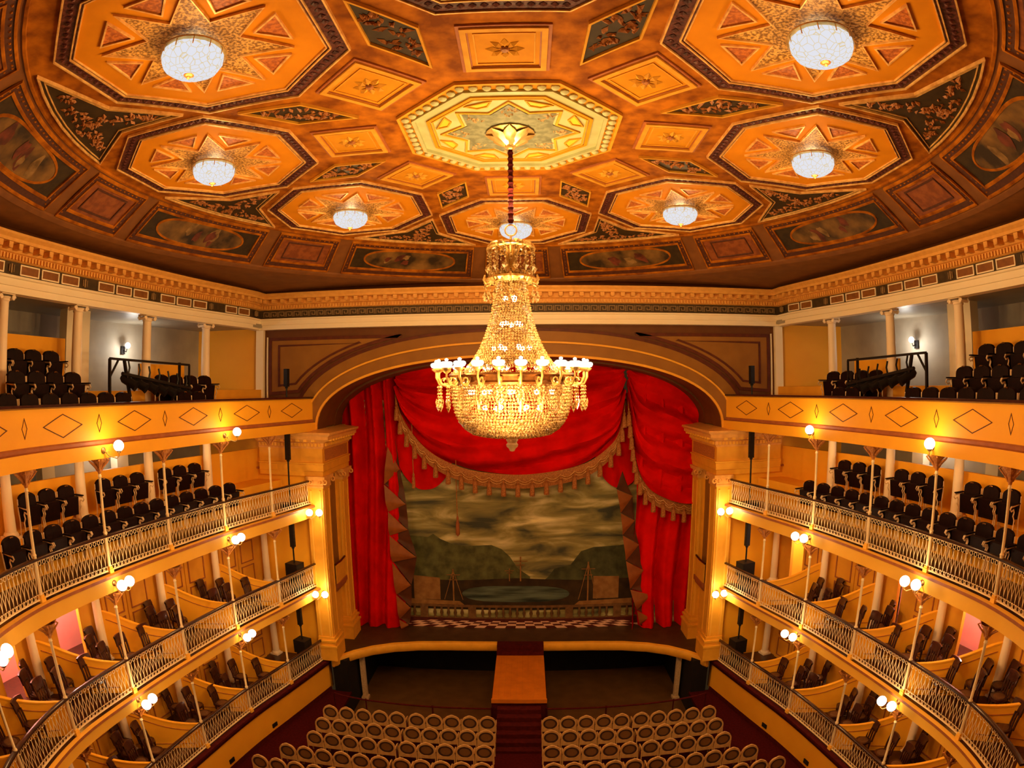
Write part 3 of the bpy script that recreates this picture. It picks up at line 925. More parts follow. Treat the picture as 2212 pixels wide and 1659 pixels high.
for k in range(8):
    for kind in (0, 1):
        ac = k * PI / 4 + (PI / 8 if kind == 0 else 0)
        h = math.radians(13.2 if kind == 0 else 6.6)
        a0, a1 = ac - h, ac + h
        r0, r1 = 8.28, 9.38
        mb = MB()
        sector_frame(mb, r0, r1, a0, a1, 0.03, 0.06, 0)
        sector_frame(mb, r0 + 0.03, r1 - 0.03, a0 + 0.0035, a1 - 0.0035, 0.13, 0.025, 1)
        sector_frame(mb, r0 + 0.16, r1 - 0.16, a0 + 0.019, a1 - 0.019, 0.04, 0.05, 0)
        sector_fill(mb, r0 + 0.18, r1 - 0.18, a0 + 0.022, a1 - 0.022, 0.015, 2)
        pn = mb.build('painted_panel' if kind == 0 else 'narrow_panel', [M['field'], M['rimdark'], M['darkgreen'] if kind == 0 else M['smallpanel']], ceil, 30)
        mb = MB()
        for t in range(24):                 # beads of the frame
            a_ = a0 + 0.012 + (a1 - a0 - 0.024) * t / 23
            if kind == 1 and t % 2:
                continue
            mb.octa(cs(*pol(r0 + 0.095, a_), 0.03), 0.035, 0.025)
        for t in range(9):
            r_ = r0 + 0.1 + 0.9 * t / 8
            for a_ in (a0 + 0.0112, a1 - 0.0112):
                mb.octa(cs(*pol(r_, a_), 0.03), 0.035, 0.025)
        bd = mb.build('frame_bead', M['field'], pn)
        bd['kind'] = 'stuff'
        if kind == 0:
            mb = MB()
            n = 32
            el = [(8.83 + 0.31 * math.sin(2 * PI * i / n), ac + math.radians(9.2) * math.copysign(abs(math.cos(2 * PI * i / n)) ** 0.7, math.cos(2 * PI * i / n))) for i in range(n)]
            E1 = [pol(r, a_) for r, a_ in el]
            E0 = [pol(8.83 + (r - 8.83) * 1.12, ac + (a_ - ac) * 1.04) for r, a_ in el]
            cframe(mb, E0, E1, 0.045, 1, 1, 0.012)
            cfill(mb, E1, 0.03, 1, 4, 0, pol(8.83, ac))
            mb.build('oval_painting', [M['painting'], M['field']], pn, 30)
            rnd = random.Random(k)
            mb = MB()
            for t in range(5):              # soft draped figures, abstract
                aa, rr = ac + rnd.uniform(-0.09, 0.09), 8.83 + rnd.uniform(-0.12, 0.12)
                wv = rnd.uniform(0.10, 0.26)
                E2 = [(pol(rr, aa)[0] + wv * (1 + 0.3 * math.sin(3 * q + t)) * math.cos(q), pol(rr, aa)[1] + wv * 0.6 * (1 + 0.3 * math.cos(2 * q + t)) * math.sin(q)) for q in [2 * PI * i / 14 for i in range(14)]]
                cfill(mb, E2, 0.034 + 0.002 * t, 1, 2, t % 2)
            mb.build('painted_figure', [M['figure'], M['figure2']], pn, 30)
        else:
            mb = MB()
            sector_frame(mb, r0 + 0.28, r1 - 0.28, ac - 0.066, ac + 0.066, 0.03, 0.04, 0, 0.012)
            mb.build('inner_moulding', M['rimdark'], pn, 30)
# ---- central rosette
ros = MB()
O = lambda ap: octagon((0, -0.08), ap, 0)
cframe(ros, O(1.90), O(1.85), 0.06, 2, 1)
cframe(ros, O(1.85), O(1.66), 0.03, 2, 2)
cframe(ros, O(1.66), O(1.60), 0.08, 2, 0)
cfill(ros, O(1.60), 0.02, 2, 2, 0, (0, -0.08))
cframe(ros, O(1.42), O(1.36), 0.05, 2, 2, 0.02)
cframe(ros, O(1.34), O(1.31), 0.05, 2, 1, 0.02)
rs = ros.build('central_rosette', [M['rosecream'], M['sqframe'], M['sqfill']], ceil, 30)
egg = MB()
egg.ball((0, 0, 0), 0.075, 8, 5, 0, 0.7)
egg = egg.mesh('egg', M['rosecream'])
for i, p in enumerate(subdiv(O(1.755), 7)):
    x, y, z = cs(p[0], p[1], 0.05)
    link('egg', egg, rs, (x, y, z))
mb = MB()
st = []
for j in range(16):
    r = 1.12 if j % 2 == 0 else 0.80
    st.append((r * math.sin(j * PI / 8), -0.08 + r * math.cos(j * PI / 8)))
cfill(mb, st, 0.035, 1, 2, 0, (0, -0.08))
cframe(mb, shrink(st, 1.12, (0, -0.08)), shrink(st, 1.06, (0, -0.08)), 0.05, 1, 1, 0.02)
mb.build('grey_star', [M['rosegrey'], M['sqframe']], rs, 30)
mb = MB()
for j in range(8):
    q = j * PI / 4
    foliage(mb, (0.86 * math.sin(q), -0.08 + 0.86 * math.cos(q)), q, 12, 0.16, 0.14, 0, j + 90)
o = mb.build('leaf_relief', M['roseleaf'], rs)
o['kind'] = 'stuff'
for j in range(8):
    q = PI / 8 + j * PI / 4
    c = (1.24 * math.sin(q), -0.08 + 1.24 * math.cos(q))
    t_, n_ = (math.cos(q), -math.sin(q)), (math.sin(q), math.cos(q))
    di = [(c[0] + t_[0] * u + n_[0] * v, c[1] + t_[1] * u + n_[1] * v) for u, v in ((0.26, 0.05), (0.10, -0.13), (-0.10, -0.13), (-0.26, 0.05))]
    mb = MB()
    cframe(mb, di, inset(di, 0.025), 0.05, 1, 1, 0.02)
    cfill(mb, inset(di, 0.025), 0.03, 1, 1, 0)
    mb.build('yellow_lozenge', [M['yellow'], M['sqframe']], rs, 30)

# ================================================================== CORNICE AND PROSCENIUM
cpath = [ring(s, 1.78, 1) for s in [18 - 0.4 * i for i in range(42)]]
cpath = [(p.x, p.y) for p in cpath if p.y < 18.6 or p.x > 9.3] + [(9.2, 19.55)]
full = cpath + [(-x, y) for x, y in cpath[::-1]]
CP = [(0.0, 13.55), (0.10, 13.55), (0.10, 13.70), (0.13, 13.71), (0.13, 13.86), (0.17, 13.88), (0.17, 13.93), (0.05, 13.94), (0.05, 14.24), (0.11, 14.26), (0.11, 14.40), (0.16, 14.42), (0.16, 14.57), (0.42, 14.58), (0.42, 14.65), (0.50, 14.72), (0.50, 14.77), (0.10, 14.98), (-0.2, 15.1), (-0.2, 13.55)]
mb = MB()
sweep_poly(mb, full, CP, [0, 0, 0, 0, 0, 0, 0, 2, 1, 1, 1, 1, 1, 1, 1, 1, 3, 3, 3, 0], closed=True)
cor = struct('trim_1', mb, [M['cream'], M['cornice'], M['frieze'], M['cove']], 'gilded cornice and dark frieze running around the hall below the ceiling', 'cornice')
mod = MB()
mod.box((0, 0, 0), (0.13, 0.25, 0.12))
mod.box((0, 0.09, -0.05), (0.09, 0.09, 0.05))
mod = mod.mesh('modillion', M['cornice'])
den = MB()
def along(path, pitch, start=0.0):
    acc, nxt = 0.0, start
    for i in range(len(path) - 1):
        a, b = Vector(path[i]), Vector(path[i + 1])
        L = (b - a).length
        while nxt < acc + L:
            t = (nxt - acc) / L
            d = (b - a) / L
            yield a.lerp(b, t), d
            nxt += pitch
        acc += L
for p, d in along(full, 0.34, 0.17):
    n = Vector((-d.y, d.x))
    q = p + n * 0.29
    if in_view((q.x, q.y, 14.5)):
        link('modillion', mod, cor, (q.x, q.y, 14.51), math.atan2(d.y, d.x))
for p, d in along(full, 0.105, 0.05):
    n = Vector((-d.y, d.x))
    q = p + n * 0.135
    if in_view((q.x, q.y, 14.33)):
        den.box((q.x, q.y, 14.325), (0.06, 0.07, 0.11), math.atan2(d.y, d.x))
dd = den.build('dentils', M['cornice'], cor, 0)
dd['kind'] = 'stuff'
# frieze cells above the galleries
for sd in (-1, 1):
    for i in range(5):
        for j in range(3):
            s0 = COLS[i] + 0.22 + 0.68 * j + (0.55 if i == 0 else 0)
            s1 = s0 + 0.60
            if not in_view((*ring(s0, 1.7, sd), 14.1), 60) or s1 > COLS[i + 1] - 0.05:
                continue
            mb = MB()
            mb2 = [(s0, s1, 13.97, 14.0), (s0, s1, 14.18, 14.21), (s0, s0 + 0.035, 13.97, 14.21), (s1 - 0.035, s1, 13.97, 14.21)]
            for a, b, za, zb in mb2:
                sweep(mb, a, b, [(1.70, za), (1.75, za), (1.75, zb), (1.70, zb)], sd, step=1)
            sweep(mb, s0 + 0.03, s1 - 0.03, [(1.715, 14.0), (1.75, 14.0), (1.75, 14.18), (1.715, 14.18)], sd, step=1, mi=[1] * 4)
            mb.build('frieze_panel', [M['cream'], M['friezefill']], cor, 0)
        mb = MB()
        sc = COLS[i] + (0.4 if i == 0 else 0.02)
        p = ring(sc, 1.70, sd)
        d = ring_dir(sc, sd)
        if in_view((p.x, p.y, 14.1)):
            az = math.atan2(d.y, d.x)
            mb.box((p.x, p.y, 14.09), (0.05, 0.04, 0.2), az)
            for q in (-0.07, 0.07):
                mb.box((p.x + d.x * q, p.y + d.y * q, 14.09), (0.025, 0.04, 0.16), az)
            mb.build('frieze_emblem', M['key'], cor, 0)
# Greek fret of the proscenium frieze
ku = MB()
for x0, x1, z0, z1 in ((-0.14, -0.115, -0.09, 0.09), (-0.14, 0.075, 0.065, 0.09), (0.05, 0.075, -0.04, 0.09), (-0.06, 0.075, -0.065, -0.04), (-0.06, -0.035, -0.065, 0.02), (0.10, 0.14, -0.09, -0.065), (0.105, 0.13, -0.09, 0.09)):
    ku.b2((x0, -0.012, z0), (x1, 0.0, z1))
ku = ku.mesh('fret_unit', M['key'], 0)
for i in range(60):
    x = -8.85 + 0.30 * i
    link('fret_unit', ku, cor, (x, 19.5, 14.09))

def arch(a, b, z0, n=2.3, m=48):
    out = []
    for i in range(m + 1):
        q = PI * i / m
        cx, sx = math.cos(q), math.sin(q)
        x = -a * math.copysign(abs(cx) ** (2 / n), cx)
        out.append((x, z0 + b * abs(sx) ** (2 / n)))
    return out
AI = arch(6.95, 2.45, 10.05)
mb = MB()
top = [(x, 13.6) for x, z in AI]
vs = [(x, 19.7, z) for x, z in AI] + [(x, 19.7, z) for x, z in top]
n = len(AI)
mb.add(vs, [(i, i + 1, n + i + 1, n + i) for i in range(n - 1)])
mb.b2((-9.25, 19.7, 10.05), (-6.95, 20.1, 13.6))
mb.b2((6.95, 19.7, 10.05), (9.25, 20.1, 13.6))
ps = struct('wall_proscenium', mb, M['spandrel'], 'tan wall above the stage with a wide flattened arch', 'wall')
mb = MB()                                                  # splayed soffit
AB = arch(7.02, 2.42, 10.02)
mb.grid([[(x, 19.7, z) for x, z in AI], [(x, 20.6, z - 0.02) for x, z in AI], [(x, 20.6, z + 0.06) for x, z in AI], [(x, 21.6, z + 0.06) for x, z in AI], [(x, 21.6, z - 0.02) for x, z in AI], [(x, 22.7, z) for x, z in AB]])
mb.build('arch_soffit', M['spandrel'], ps)
def arch_band(nm, a0, b0, a1, b1, y0, y1, m, z0=10.05):
    P, Q = arch(a0, b0, z0), arch(a1, b1, z0)
    mb = MB()
    mb.grid([[(x, y1, z) for x, z in P], [(x, y0, z) for x, z in P], [(x, y0, z) for x, z in Q], [(x, y1, z) for x, z in Q]])
    return mb.build(nm, m, ps)
arch_band('archivolt', 7.36, 2.90, 6.95, 2.45, 19.64, 19.7, M['archface'])
arch_band('arch_bead', 7.42, 2.96, 7.36, 2.90, 19.58, 19.7, M['gold'])
arch_band('arch_bead', 7.03, 2.53, 6.95, 2.45, 19.60, 19.7, M['gold'])
arch_band('arch_band', 7.80, 3.30, 7.42, 2.96, 19.66, 19.7, M['archface'])
arch_band('arch_moulding', 7.92, 3.40, 7.80, 3.30, 19.64, 19.7, M['brownline'])
for sd in (-1, 1):                                         # spandrel frames
    def strip(pts, wd, m, y=19.66, nm='spandrel_moulding'):
        mb = MB()
        P2 = inset(pts, wd)
        mb.ring_y(pts, P2, y, 19.7)
        return mb.build(nm, m, ps, 0)
    AO = [(x, z) for x, z in arch(8.0, 3.46, 10.05) if x < -3.9 and z > 11.25]
    poly = [(-8.82, 11.25)] + [(x, z) for x, z in AO] + [(-3.9, 13.28), (-8.82, 13.28)]
    strip([(sd * -x, z) for x, z in poly], 0.11, M['brownline'])
    mb = MB()
    mb.prism_y(inset([(sd * -x, z) for x, z in poly], 0.10), 19.685, 19.7)
    mb.build('spandrel_panel', M['spanfill'], ps, 0)
    AO2 = [(x, z) for x, z in arch(8.3, 3.62, 10.05) if x < -5.35 and z > 11.5]
    poly = [(-8.45, 11.55)] + AO2 + [(-5.3, 13.02), (-8.45, 13.02)]
    strip([(sd * -x, z) for x, z in poly], 0.07, M['brownline'])
    mb = MB()                                              # corner strip beside the gallery
    mb.b2((sd * 9.0, 19.55, 10.3), (sd * 9.3, 19.72, 13.6))
    mb.build('corner_strip', M['cream'], ps)
    mb = MB()                                              # pale edge of the spandrel
    mb.b2((sd * 8.86, 19.64, 10.4), (sd * 8.90, 19.7, 13.3))
    mb.build('spandrel_edge', M['cream'], ps)

# ---- pilasters, entablature blocks and reveals at either side of the stage
for sd in (-1, 1):
    S_ = SIDE[sd]
    X = lambda x: sd * x
    mb = MB()
    mb.b2((X(6.98), 19.7, 1.38), (X(7.3), 24.0, 10.05))
    rv = struct('wall_reveal_' + S_, mb, M['gold'], 'honey gold side wall of the stage opening, %s side' % S_, 'wall')
    mb = MB()
    mb.b2((X(6.94), 20.3, 4.2), (X(6.98), 21.4, 8.3), 0)
    mb.build('recess_panel', M['archface'], rv)
    for y, z, nm in ((20.25, 3.2, 'switch_plate'), (20.25, 2.35, 'switch_plate')):
        mb = MB()
        mb.box((X(6.96), y + 0.3, z), (0.05, 0.16, 0.2))
        mb.build(nm, M['bronze'], rv)
    # stage box balcony in the reveal
    sb = thing('stage_box_balcony', 'small balcony in the reveal between the two pilasters, %s side' % S_, 'balcony', group='stage box balconies')
    mb = MB()
    mb.b2((X(6.66), 20.25, 4.1), (X(7.0), 21.45, 4.28))
    mb.b2((X(6.72), 20.25, 3.98), (X(7.0), 21.45, 4.1))
    mb.build('slab', M['redbrown'], sb)
    mb = MB()
    mb.b2((X(6.70), 20.3, 4.28), (X(6.74), 21.4, 5.0))
    mb.build('front_panel', M['gold'], sb)
    mb = MB()
    mb.tube([(X(6.72), 20.25, 5.05), (X(6.70), 20.85, 5.03), (X(6.72), 21.45, 5.05)], 0.04, 6)
    mb.build('handrail', M['handrail'], sb)
    for y0, y1, x0, nm in ((19.42, 20.2, 6.74, 'near'), (21.55, 22.35, 6.70, 'far')):
        pl = thing('pilaster', 'tall honey gold pilaster with scrolled capital, %s one, %s of the stage' % ('nearer' if nm == 'near' else 'farther', S_), 'pilaster', (0, 0, 0))
        x1 = 7.32
        mb = MB()
        mb.b2((X(x0), y0, 2.45), (X(x1), y1, 8.05))
        mb.build('shaft', M['gold'], pl)
        mb = MB()
        for f in (0.0, 0.0):
            pass
        for yy in (y0 + 0.12, y1 - 0.12):
            mb.b2((X(x0 - 0.025), yy - 0.03, 2.5), (X(x0), yy + 0.03, 7.95))
        for xx in (x0 + 0.1, x0 + 0.45):
            mb.b2((X(xx - 0.03), y0 - 0.025, 2.5), (X(xx + 0.03), y0, 7.95))
        mb.build('fillet', M['fascia'], pl)
        mb = MB()
        for z0, z1, e in ((1.5, 2.05, 0.12), (2.05, 2.12, 0.16), (2.12, 2.25, 0.08), (2.25, 2.33, 0.12), (2.33, 2.45, 0.05)):
            mb.b2((X(x0 - e), y0 - e, z0), (X(x1), y1 + e, z1))
        mb.build('base', M['gold'], pl)
        mb = MB()
        for z0, z1, e in ((8.05, 8.12, 0.04), (8.12, 8.34, 0.03), (8.34, 8.46, 0.12)):
            mb.b2((X(x0 - e), y0 - e, z0), (X(x1), y1 + e, z1))
        for yy in (y0 - 0.06, y1 + 0.06):
            mb.tube([(X(x0 - 0.1 + 0.1 * math.cos(q) * (1 - q / 12)), yy, 8.26 + 0.1 * math.sin(q) * (1 - q / 12)) for q in [k * 0.7 for k in range(12)]], 0.032, 5)
        for xx in (x0 + 0.02, x0 + 0.42):
            mb.tube([(X(xx + 0.1 * math.cos(q) * (1 - q / 12)), y0 - 0.09, 8.26 + 0.1 * math.sin(q) * (1 - q / 12)) for q in [k * 0.7 for k in range(12)]], 0.032, 5)
        mb.build('capital', M['cornice'], pl)
    # entablature block turning the corner
    path = [(X(9.2), 19.55), (X(6.72), 19.42), (X(6.72), 22.5)]
    if sd > 0:
        EP = lambda p: [(-d, z) for d, z in p]
        path = path
    en = thing('entablature_block', 'heavy entablature block above the pilasters, %s of the stage' % S_, 'entablature')
    sg = 1 if sd < 0 else -1
    def ent(nm, prof, m):
        mb = MB()
        sweep_poly(mb, path, [(-sg * -d, z) if False else (sg * -d, z) for d, z in prof])
        return mb.build(nm, m, en)
    ent('architrave', [(-0.3, 8.46), (0.02, 8.46), (0.02, 8.62), (0.05, 8.64), (0.05, 8.86), (0.09, 8.88), (0.09, 8.93), (-0.3, 8.93)], M['gold'])
    ent('frieze', [(-0.3, 8.93), (0.02, 8.93), (0.02, 9.42), (-0.3, 9.42)], M['gold'])
    ent('cornice', [(-0.3, 9.42), (0.06, 9.42), (0.06, 9.47), (0.10, 9.49), (0.10, 9.62), (0.14, 9.64), (0.36, 9.76), (0.36, 9.86), (0.46, 9.94), (0.46, 10.0), (-0.3, 10.08)], M['cornice'])
    mb = MB()
    mb.b2((X(6.715), 19.62, 8.97), (X(6.69), 22.3, 9.38))
    mb.build('frieze_relief', M['relief'], en)
    mb = MB()
    for p, d in along(path, 0.13, 0.1):
        nn = Vector((-d.y, d.x)) * -sg
        q = p + nn * 0.12
        mb.box((q.x, q.y, 9.555), (0.07, 0.06, 0.10), math.atan2(d.y, d.x))
    o = mb.build('dentils', M['fascia'], en, 0)
    o['kind'] = 'stuff'
    bk_ = MB()
    bk_.box((0, 0, 0), (0.12, 0.16, 0.08))
    bk_ = bk_.mesh('bracket_block', M['fascia'], 0)
    for p, d in along(path, 0.3, 0.2):
        nn = Vector((-d.y, d.x)) * -sg
        q = p + nn * 0.27
        link('bracket_block', bk_, en, (q.x, q.y, 9.72), math.atan2(d.y, d.x))
# ================================================================== COLUMNS, POSTS, RAILINGS
def col_parts(h, big):
    r = 0.15 if big else 0.13
    mb = MB()
    mb.lathe([(r * 1.02, 0.16), (r, 0.4), (r * 0.86, h - 0.22)], 16)
    sh = mb.mesh('shaft', M['pinkcol'])
    mb = MB()
    mb.box((0, 0, 0.03), (r * 2.7, r * 2.7, 0.06))
    mb.lathe([(r * 1.3, 0.06), (r * 1.38, 0.09), (r * 1.25, 0.12), (r * 1.05, 0.16)], 16)
    ba = mb.mesh('base', M['pinkcol'])
    mb = MB()
    z = h - 0.22
    mb.lathe([(r * 0.86, z), (r * 1.0, z + 0.03), (r * 0.95, z + 0.06), (r * 1.15, z + 0.11)], 16)
    mb.box((0, 0, h - 0.035), (r * 2.9, r * 2.4, 0.07))
    for sx in (-1, 1):
        for sy in (-1, 1):
            mb.tube([(sx * (r * 1.35 + 0.06 * math.cos(q) * (1 - q / 11)), sy * r * 0.9, h - 0.13 + 0.06 * math.sin(q) * (1 - q / 11)) for q in [0.8 * k for k in range(10)]], 0.022, 5)
        mb.tube([(sx * r * 1.35, -r * 0.95, h - 0.13), (sx * r * 1.35, r * 0.95, h - 0.13)], 0.045, 8)
    ca = mb.mesh('capital', M['pinkcol'])
    return [('shaft', sh, None, []), ('base', ba, None, []), ('capital', ca, None, [])]
CPART = {4: col_parts(13.6 - 10.92, True), 3: col_parts(10.05 - 8.25, True), 2: col_parts(7.02 - 4.40, False), 1: col_parts(4.02 - 1.45, False)}
CBASE = {4: 10.92, 3: 8.25, 2: 4.40, 1: 1.45}
for t in (1, 2, 3, 4):
    for sd in (-1, 1):
        for i in range(6):
            if i == 0 and t >= 3:
                continue
            p = ring(COLS[i], COFF if t >= 2 else COFF, sd)
            mid = (p.x, p.y, CBASE[t] + 1.6)
            if not in_view(mid, 20):
                continue
            d = ring_dir(COLS[i], sd)
            instance('white_column', CPART[t], 'pale round column with scrolled capital, %s, %s side, %s from the stage' % (TIER[t], SIDE[sd], ORD[i]), 'column',
                     (p.x, p.y, CBASE[t]), math.atan2(d.y, d.x), 'columns behind the balconies')
# thin iron posts
def post_parts(h):
    mb = MB()
    mb.lathe([(0.045, 0.0), (0.045, 0.9), (0.055, 0.93), (0.034, 0.97), (0.034, h - 0.42), (0.048, h - 0.40), (0.034, h - 0.37), (0.034, h - 0.30)], 10)
    sh = mb.mesh('shaft', M['white'])
    mb = MB()
    mb.lathe([(0.036, h - 0.34), (0.05, h - 0.30), (0.06, h - 0.22), (0.10, h - 0.13), (0.19, h - 0.05), (0.20, h)], 10)
    for k in range(4):
        q = PI / 4 + k * PI / 2
        c, s_ = math.cos(q), math.sin(q)
        mb.tube([(c * 0.05, s_ * 0.05, h - 0.28), (c * 0.10, s_ * 0.10, h - 0.20), (c * 0.20, s_ * 0.20, h - 0.10), (c * 0.25, s_ * 0.25, h - 0.04), (c * 0.20, s_ * 0.20, h - 0.015)], 0.02, 5)
    for q in (-1, 1):
        mb.tube([(q * 0.05, 0, h - 0.24), (q * 0.16, 0, h - 0.14), (q * 0.30, 0, h - 0.05), (q * 0.34, 0, h - 0.02)], [0.03, 0.03, 0.02, 0.012], 5)
    ca = mb.mesh('capital', M['relief'])
    mb = MB()
    mb.box((0, 0, 0.05), (0.14, 0.14, 0.10))
    mb.box((0, 0, 0.12), (0.11, 0.11, 0.05))
    ba = mb.mesh('base', M['fascia'])
    return [('shaft', sh, None, []), ('capital', ca, None, []), ('base', ba, None, [])]
for t in (1, 2, 3):
    F, U = LV[t][0], LV[t][3]
    PP = post_parts(U - 0.03 - F)
    for sd in (-1, 1):
        for i in range(6):
            p = ring(POST[i], 0.0, sd)
            if not (in_view((p.x, p.y, F + 0.5), 10) or in_view((p.x, p.y, U - 0.4), 10)):
                continue
            d = ring_dir(POST[i], sd)
            instance('iron_post', PP, 'slender ivory iron post, %s, %s side, %s from the stage' % (TIER[t], SIDE[sd], ORD[i]), 'post', (p.x, p.y, F), math.atan2(d.y, d.x), 'slender iron posts of the balconies')
# railings of interlaced iron
def baluster(H, wd):
    mb = MB()
    h = wd * 0.72
    zb, zt = 0.15, H - 0.13
    for sx in (-1, 1):
        mb.tube([(sx * h * (0.5 - 0.5 * math.cos(PI * u)) * 1.0 * (1 if u <= 1 else 1), 0, zb + (zt - zb) * u) for u in (0, 0.15, 0.3, 0.42, 0.5)] +
                [(sx * h * (0.5 - 0.5 * math.cos(PI * (1 - u))), 0, zb + (zt - zb) * u) for u in (0.58, 0.7, 0.85, 1.0)], 0.0085, 4)
    for z0, r in ((0.085, 0.05), (H - 0.075, 0.045)):
        mb.tube([(r * math.cos(q), 0, z0 + r * math.sin(q)) for q in [2 * PI * k / 8 for k in range(8)]], 0.009, 4, closed=True)
    for q in (-1, 1):
        mb.tube([(q * wd * 0.5, 0, 0.045), (q * wd * 0.5 - q * 0.03, 0, 0.10), (q * wd * 0.5, 0, 0.14)], 0.009, 4)
    return mb.mesh('baluster', M['white'])
for t in (1, 2, 3):
    F, zb, zt, U = LV[t]
    H = zt - zb - 0.05
    for sd in (-1, 1):
        r_ = thing('balcony_railing', 'ivory iron lattice railing with dark handrail along the %s, %s side' % (TIER[t], SIDE[sd]), 'railing', group='lattice railings of the balconies')
        knots = [0.35] + POST
        smax = 0
        for i in range(len(knots) - 1):
            a, b = knots[i] + 0.06, knots[i + 1] - 0.06
            pm = ring((a + b) / 2, 0, sd)
            if not in_view((pm.x, pm.y, (zb + zt) / 2), 90):
                continue
            n = max(3, int(round((b - a) / 0.135)))
            me = baluster(H, (b - a) / n)
            for k in range(n):
                s = a + (b - a) * (k + 0.5) / n
                p = ring(s, 0.0, sd)
                d = ring_dir(s, sd)
                link('baluster', me, r_, (p.x, p.y, zb), math.atan2(d.y, d.x))
            smax = max(smax, b)
        smax += 0.3
        for nm, o0, o1, z0, z1, m in (('handrail', -0.055, 0.055, zt - 0.05, zt, M['handrail']), ('top_rail', -0.016, 0.016, zt - 0.075, zt - 0.05, M['white']), ('bottom_rail', -0.02, 0.02, zb + 0.015, zb + 0.04, M['white'])):
            mb = MB()
            sweep(mb, 0.12, smax, [(o0, z0), (o1, z0), (o1, z1 - 0.01), (o1 * 0.7, z1), (o0 * 0.7, z1), (o0, z1 - 0.01)], sd, step=0.2)
            mb.build(nm, m, r_)

# ================================================================== LAMPS
def globe_lamp_parts(n):
    mb = MB()
    mb.lathe([(0.001, 0.0), (0.075, 0.0), (0.07, 0.02), (0.04, 0.035), (0.001, 0.04)], 12)
    for v in range(len(mb.v)):
        x, y, z = mb.v[v]
        mb.v[v] = (x, -z, y)
    plate = mb.mesh('wall_plate', M['bronze'])
    gs = [(-0.17, -0.42, 0.06), (0.17, -0.36, 0.06)] if n == 2 else [(0.22, -0.30, 0.10)]
    arms, globes, cups = [], [], []
    for g in gs:
        mb = MB()
        mb.tube([(0, -0.03, 0.0), (g[0] * 0.4, g[1] * 0.35, -0.12), (g[0] * 0.85, g[1] * 0.85, -0.17), (g[0], g[1], -0.12), (g[0], g[1], g[2] - 0.13)], 0.012, 6)
        mb.tube([(g[0] * 0.3 + 0.04 * math.cos(q), g[1] * 0.3, -0.05 + 0.04 * math.sin(q)) for q in [0.8 * k for k in range(7)]], 0.008, 5)
        arms.append(mb.mesh('arm', M['brass']))
        mb = MB()
        mb.lathe([(0.02, -0.16), (0.06, -0.13), (0.07, -0.105)], 10, g)
        cups.append(mb.mesh('cup', M['brass']))
        mb = MB()
        mb.ball(g, 0.125, 16, 10)
        globes.append(mb.mesh('globe', M['globe']))
    P = [('wall_plate', plate, None, [])]
    for a, c, g in zip(arms, cups, globes):
        P += [('arm', a, None, [('cup', c, None)]), ('globe', g, None, [])]
    return P
G2, G1 = globe_lamp_parts(2), globe_lamp_parts(1)
def bracket(t, sd, s, z, parts, where, p=None, rz=None):
    if p is None:
        p = ring(s, -0.17 if t == 4 else -0.08, sd)
        d = ring_in(s, sd)
        rz = math.atan2(d.y, d.x) + PI / 2
    t_ = instance('globe_lamp', parts, where, 'wall lamp', (p[0], p[1], z), rz, 'globe lamps on the balcony fronts')
    ld = bpy.data.lights.new('globe_light', 'POINT')
    ld.energy = 34 if parts is G2 else 20
    ld.color = (1.0, 0.66, 0.30)
    ld.shadow_soft_size = 0.10
    link('globe_light', ld, t_, (0, -0.58, 0.10) if parts is G2 else (0.05, -0.36, 0.22))
for sd in (-1, 1):
    for i, s in ((1, 4.83), (3, 9.63)):
        bracket(4, sd, s, 10.19, G1, 'single opal globe lamp under the top gallery parapet, %s side, %s' % (SIDE[sd], 'nearer the stage' if i == 1 else 'nearer the viewer'))
        bracket(3, sd, s, 7.22, G2, 'pair of opal globes on the third tier front, %s side, %s' % (SIDE[sd], 'nearer the stage' if i == 1 else 'middle of the arc'))
        bracket(2, sd, s, 4.22, G2, 'pair of opal globes on the second tier front, %s side, %s' % (SIDE[sd], 'nearer the stage' if i == 1 else 'nearer the viewer'))
    if sd < 0:
        bracket(3, sd, 14.21, 7.22, G2, 'pair of opal globes on the third tier front at the far left edge')
    for t, z in ((3, 7.20), (2, 4.22)):
        bracket(t, sd, 0, z, G2, 'pair of opal globes where the %s meets the pilaster, %s side' % ('third tier' if t == 3 else 'second tier', SIDE[sd]), (sd * 6.95, 19.4), 0.0 if sd < 0 else 0.0)
# crystal bowl lamps of the coffers
def bowl_parts():
    mb = MB()
    mb.lathe([(0.40, 0.0), (0.44, -0.05), (0.44, -0.13), (0.39, -0.24), (0.28, -0.31), (0.14, -0.35), (0.03, -0.36)], 18)
    bw = mb.mesh('glass_bowl', M['bowlglow'])
    mb = MB()
    mb.lathe([(0.38, 0.03), (0.46, 0.02), (0.47, -0.01), (0.41, -0.03)], 24)
    for k in range(12):
        q = 2 * PI * k / 12
        mb.tube([(0.46 * math.cos(q), 0.46 * math.sin(q), -0.02), (0.455 * math.cos(q), 0.455 * math.sin(q), -0.12)], 0.008, 4)
    rim = mb.mesh('brass_rim', M['brass'])
    mb = MB()
    mb.lathe([(0.001, -0.42), (0.02, -0.41), (0.035, -0.38), (0.07, -0.365), (0.08, -0.35), (0.03, -0.34)], 10)
    fin = mb.mesh('finial', M['bronze'])
    mb = MB()
    mb.lathe([(0.001, 0.13), (0.10, 0.125), (0.10, 0.10), (0.02, 0.095)], 12)
    for k in range(3):
        q = 2 * PI * k / 3
        mb.tube([(0.05 * math.cos(q), 0.05 * math.sin(q), 0.11), (0.40 * math.cos(q), 0.40 * math.sin(q), 0.0)], 0.008, 4)
    st = mb.mesh('canopy', M['brass'])
    return [('glass_bowl', bw, None, []), ('brass_rim', rim, None, []), ('finial', fin, None, []), ('canopy', st, None, [])]
BP = bowl_parts()
WH = {0: 'farthest, behind the chandelier', 1: 'far right', 2: 'right', 3: 'near right', 5: 'near left', 6: 'left', 7: 'far left'}
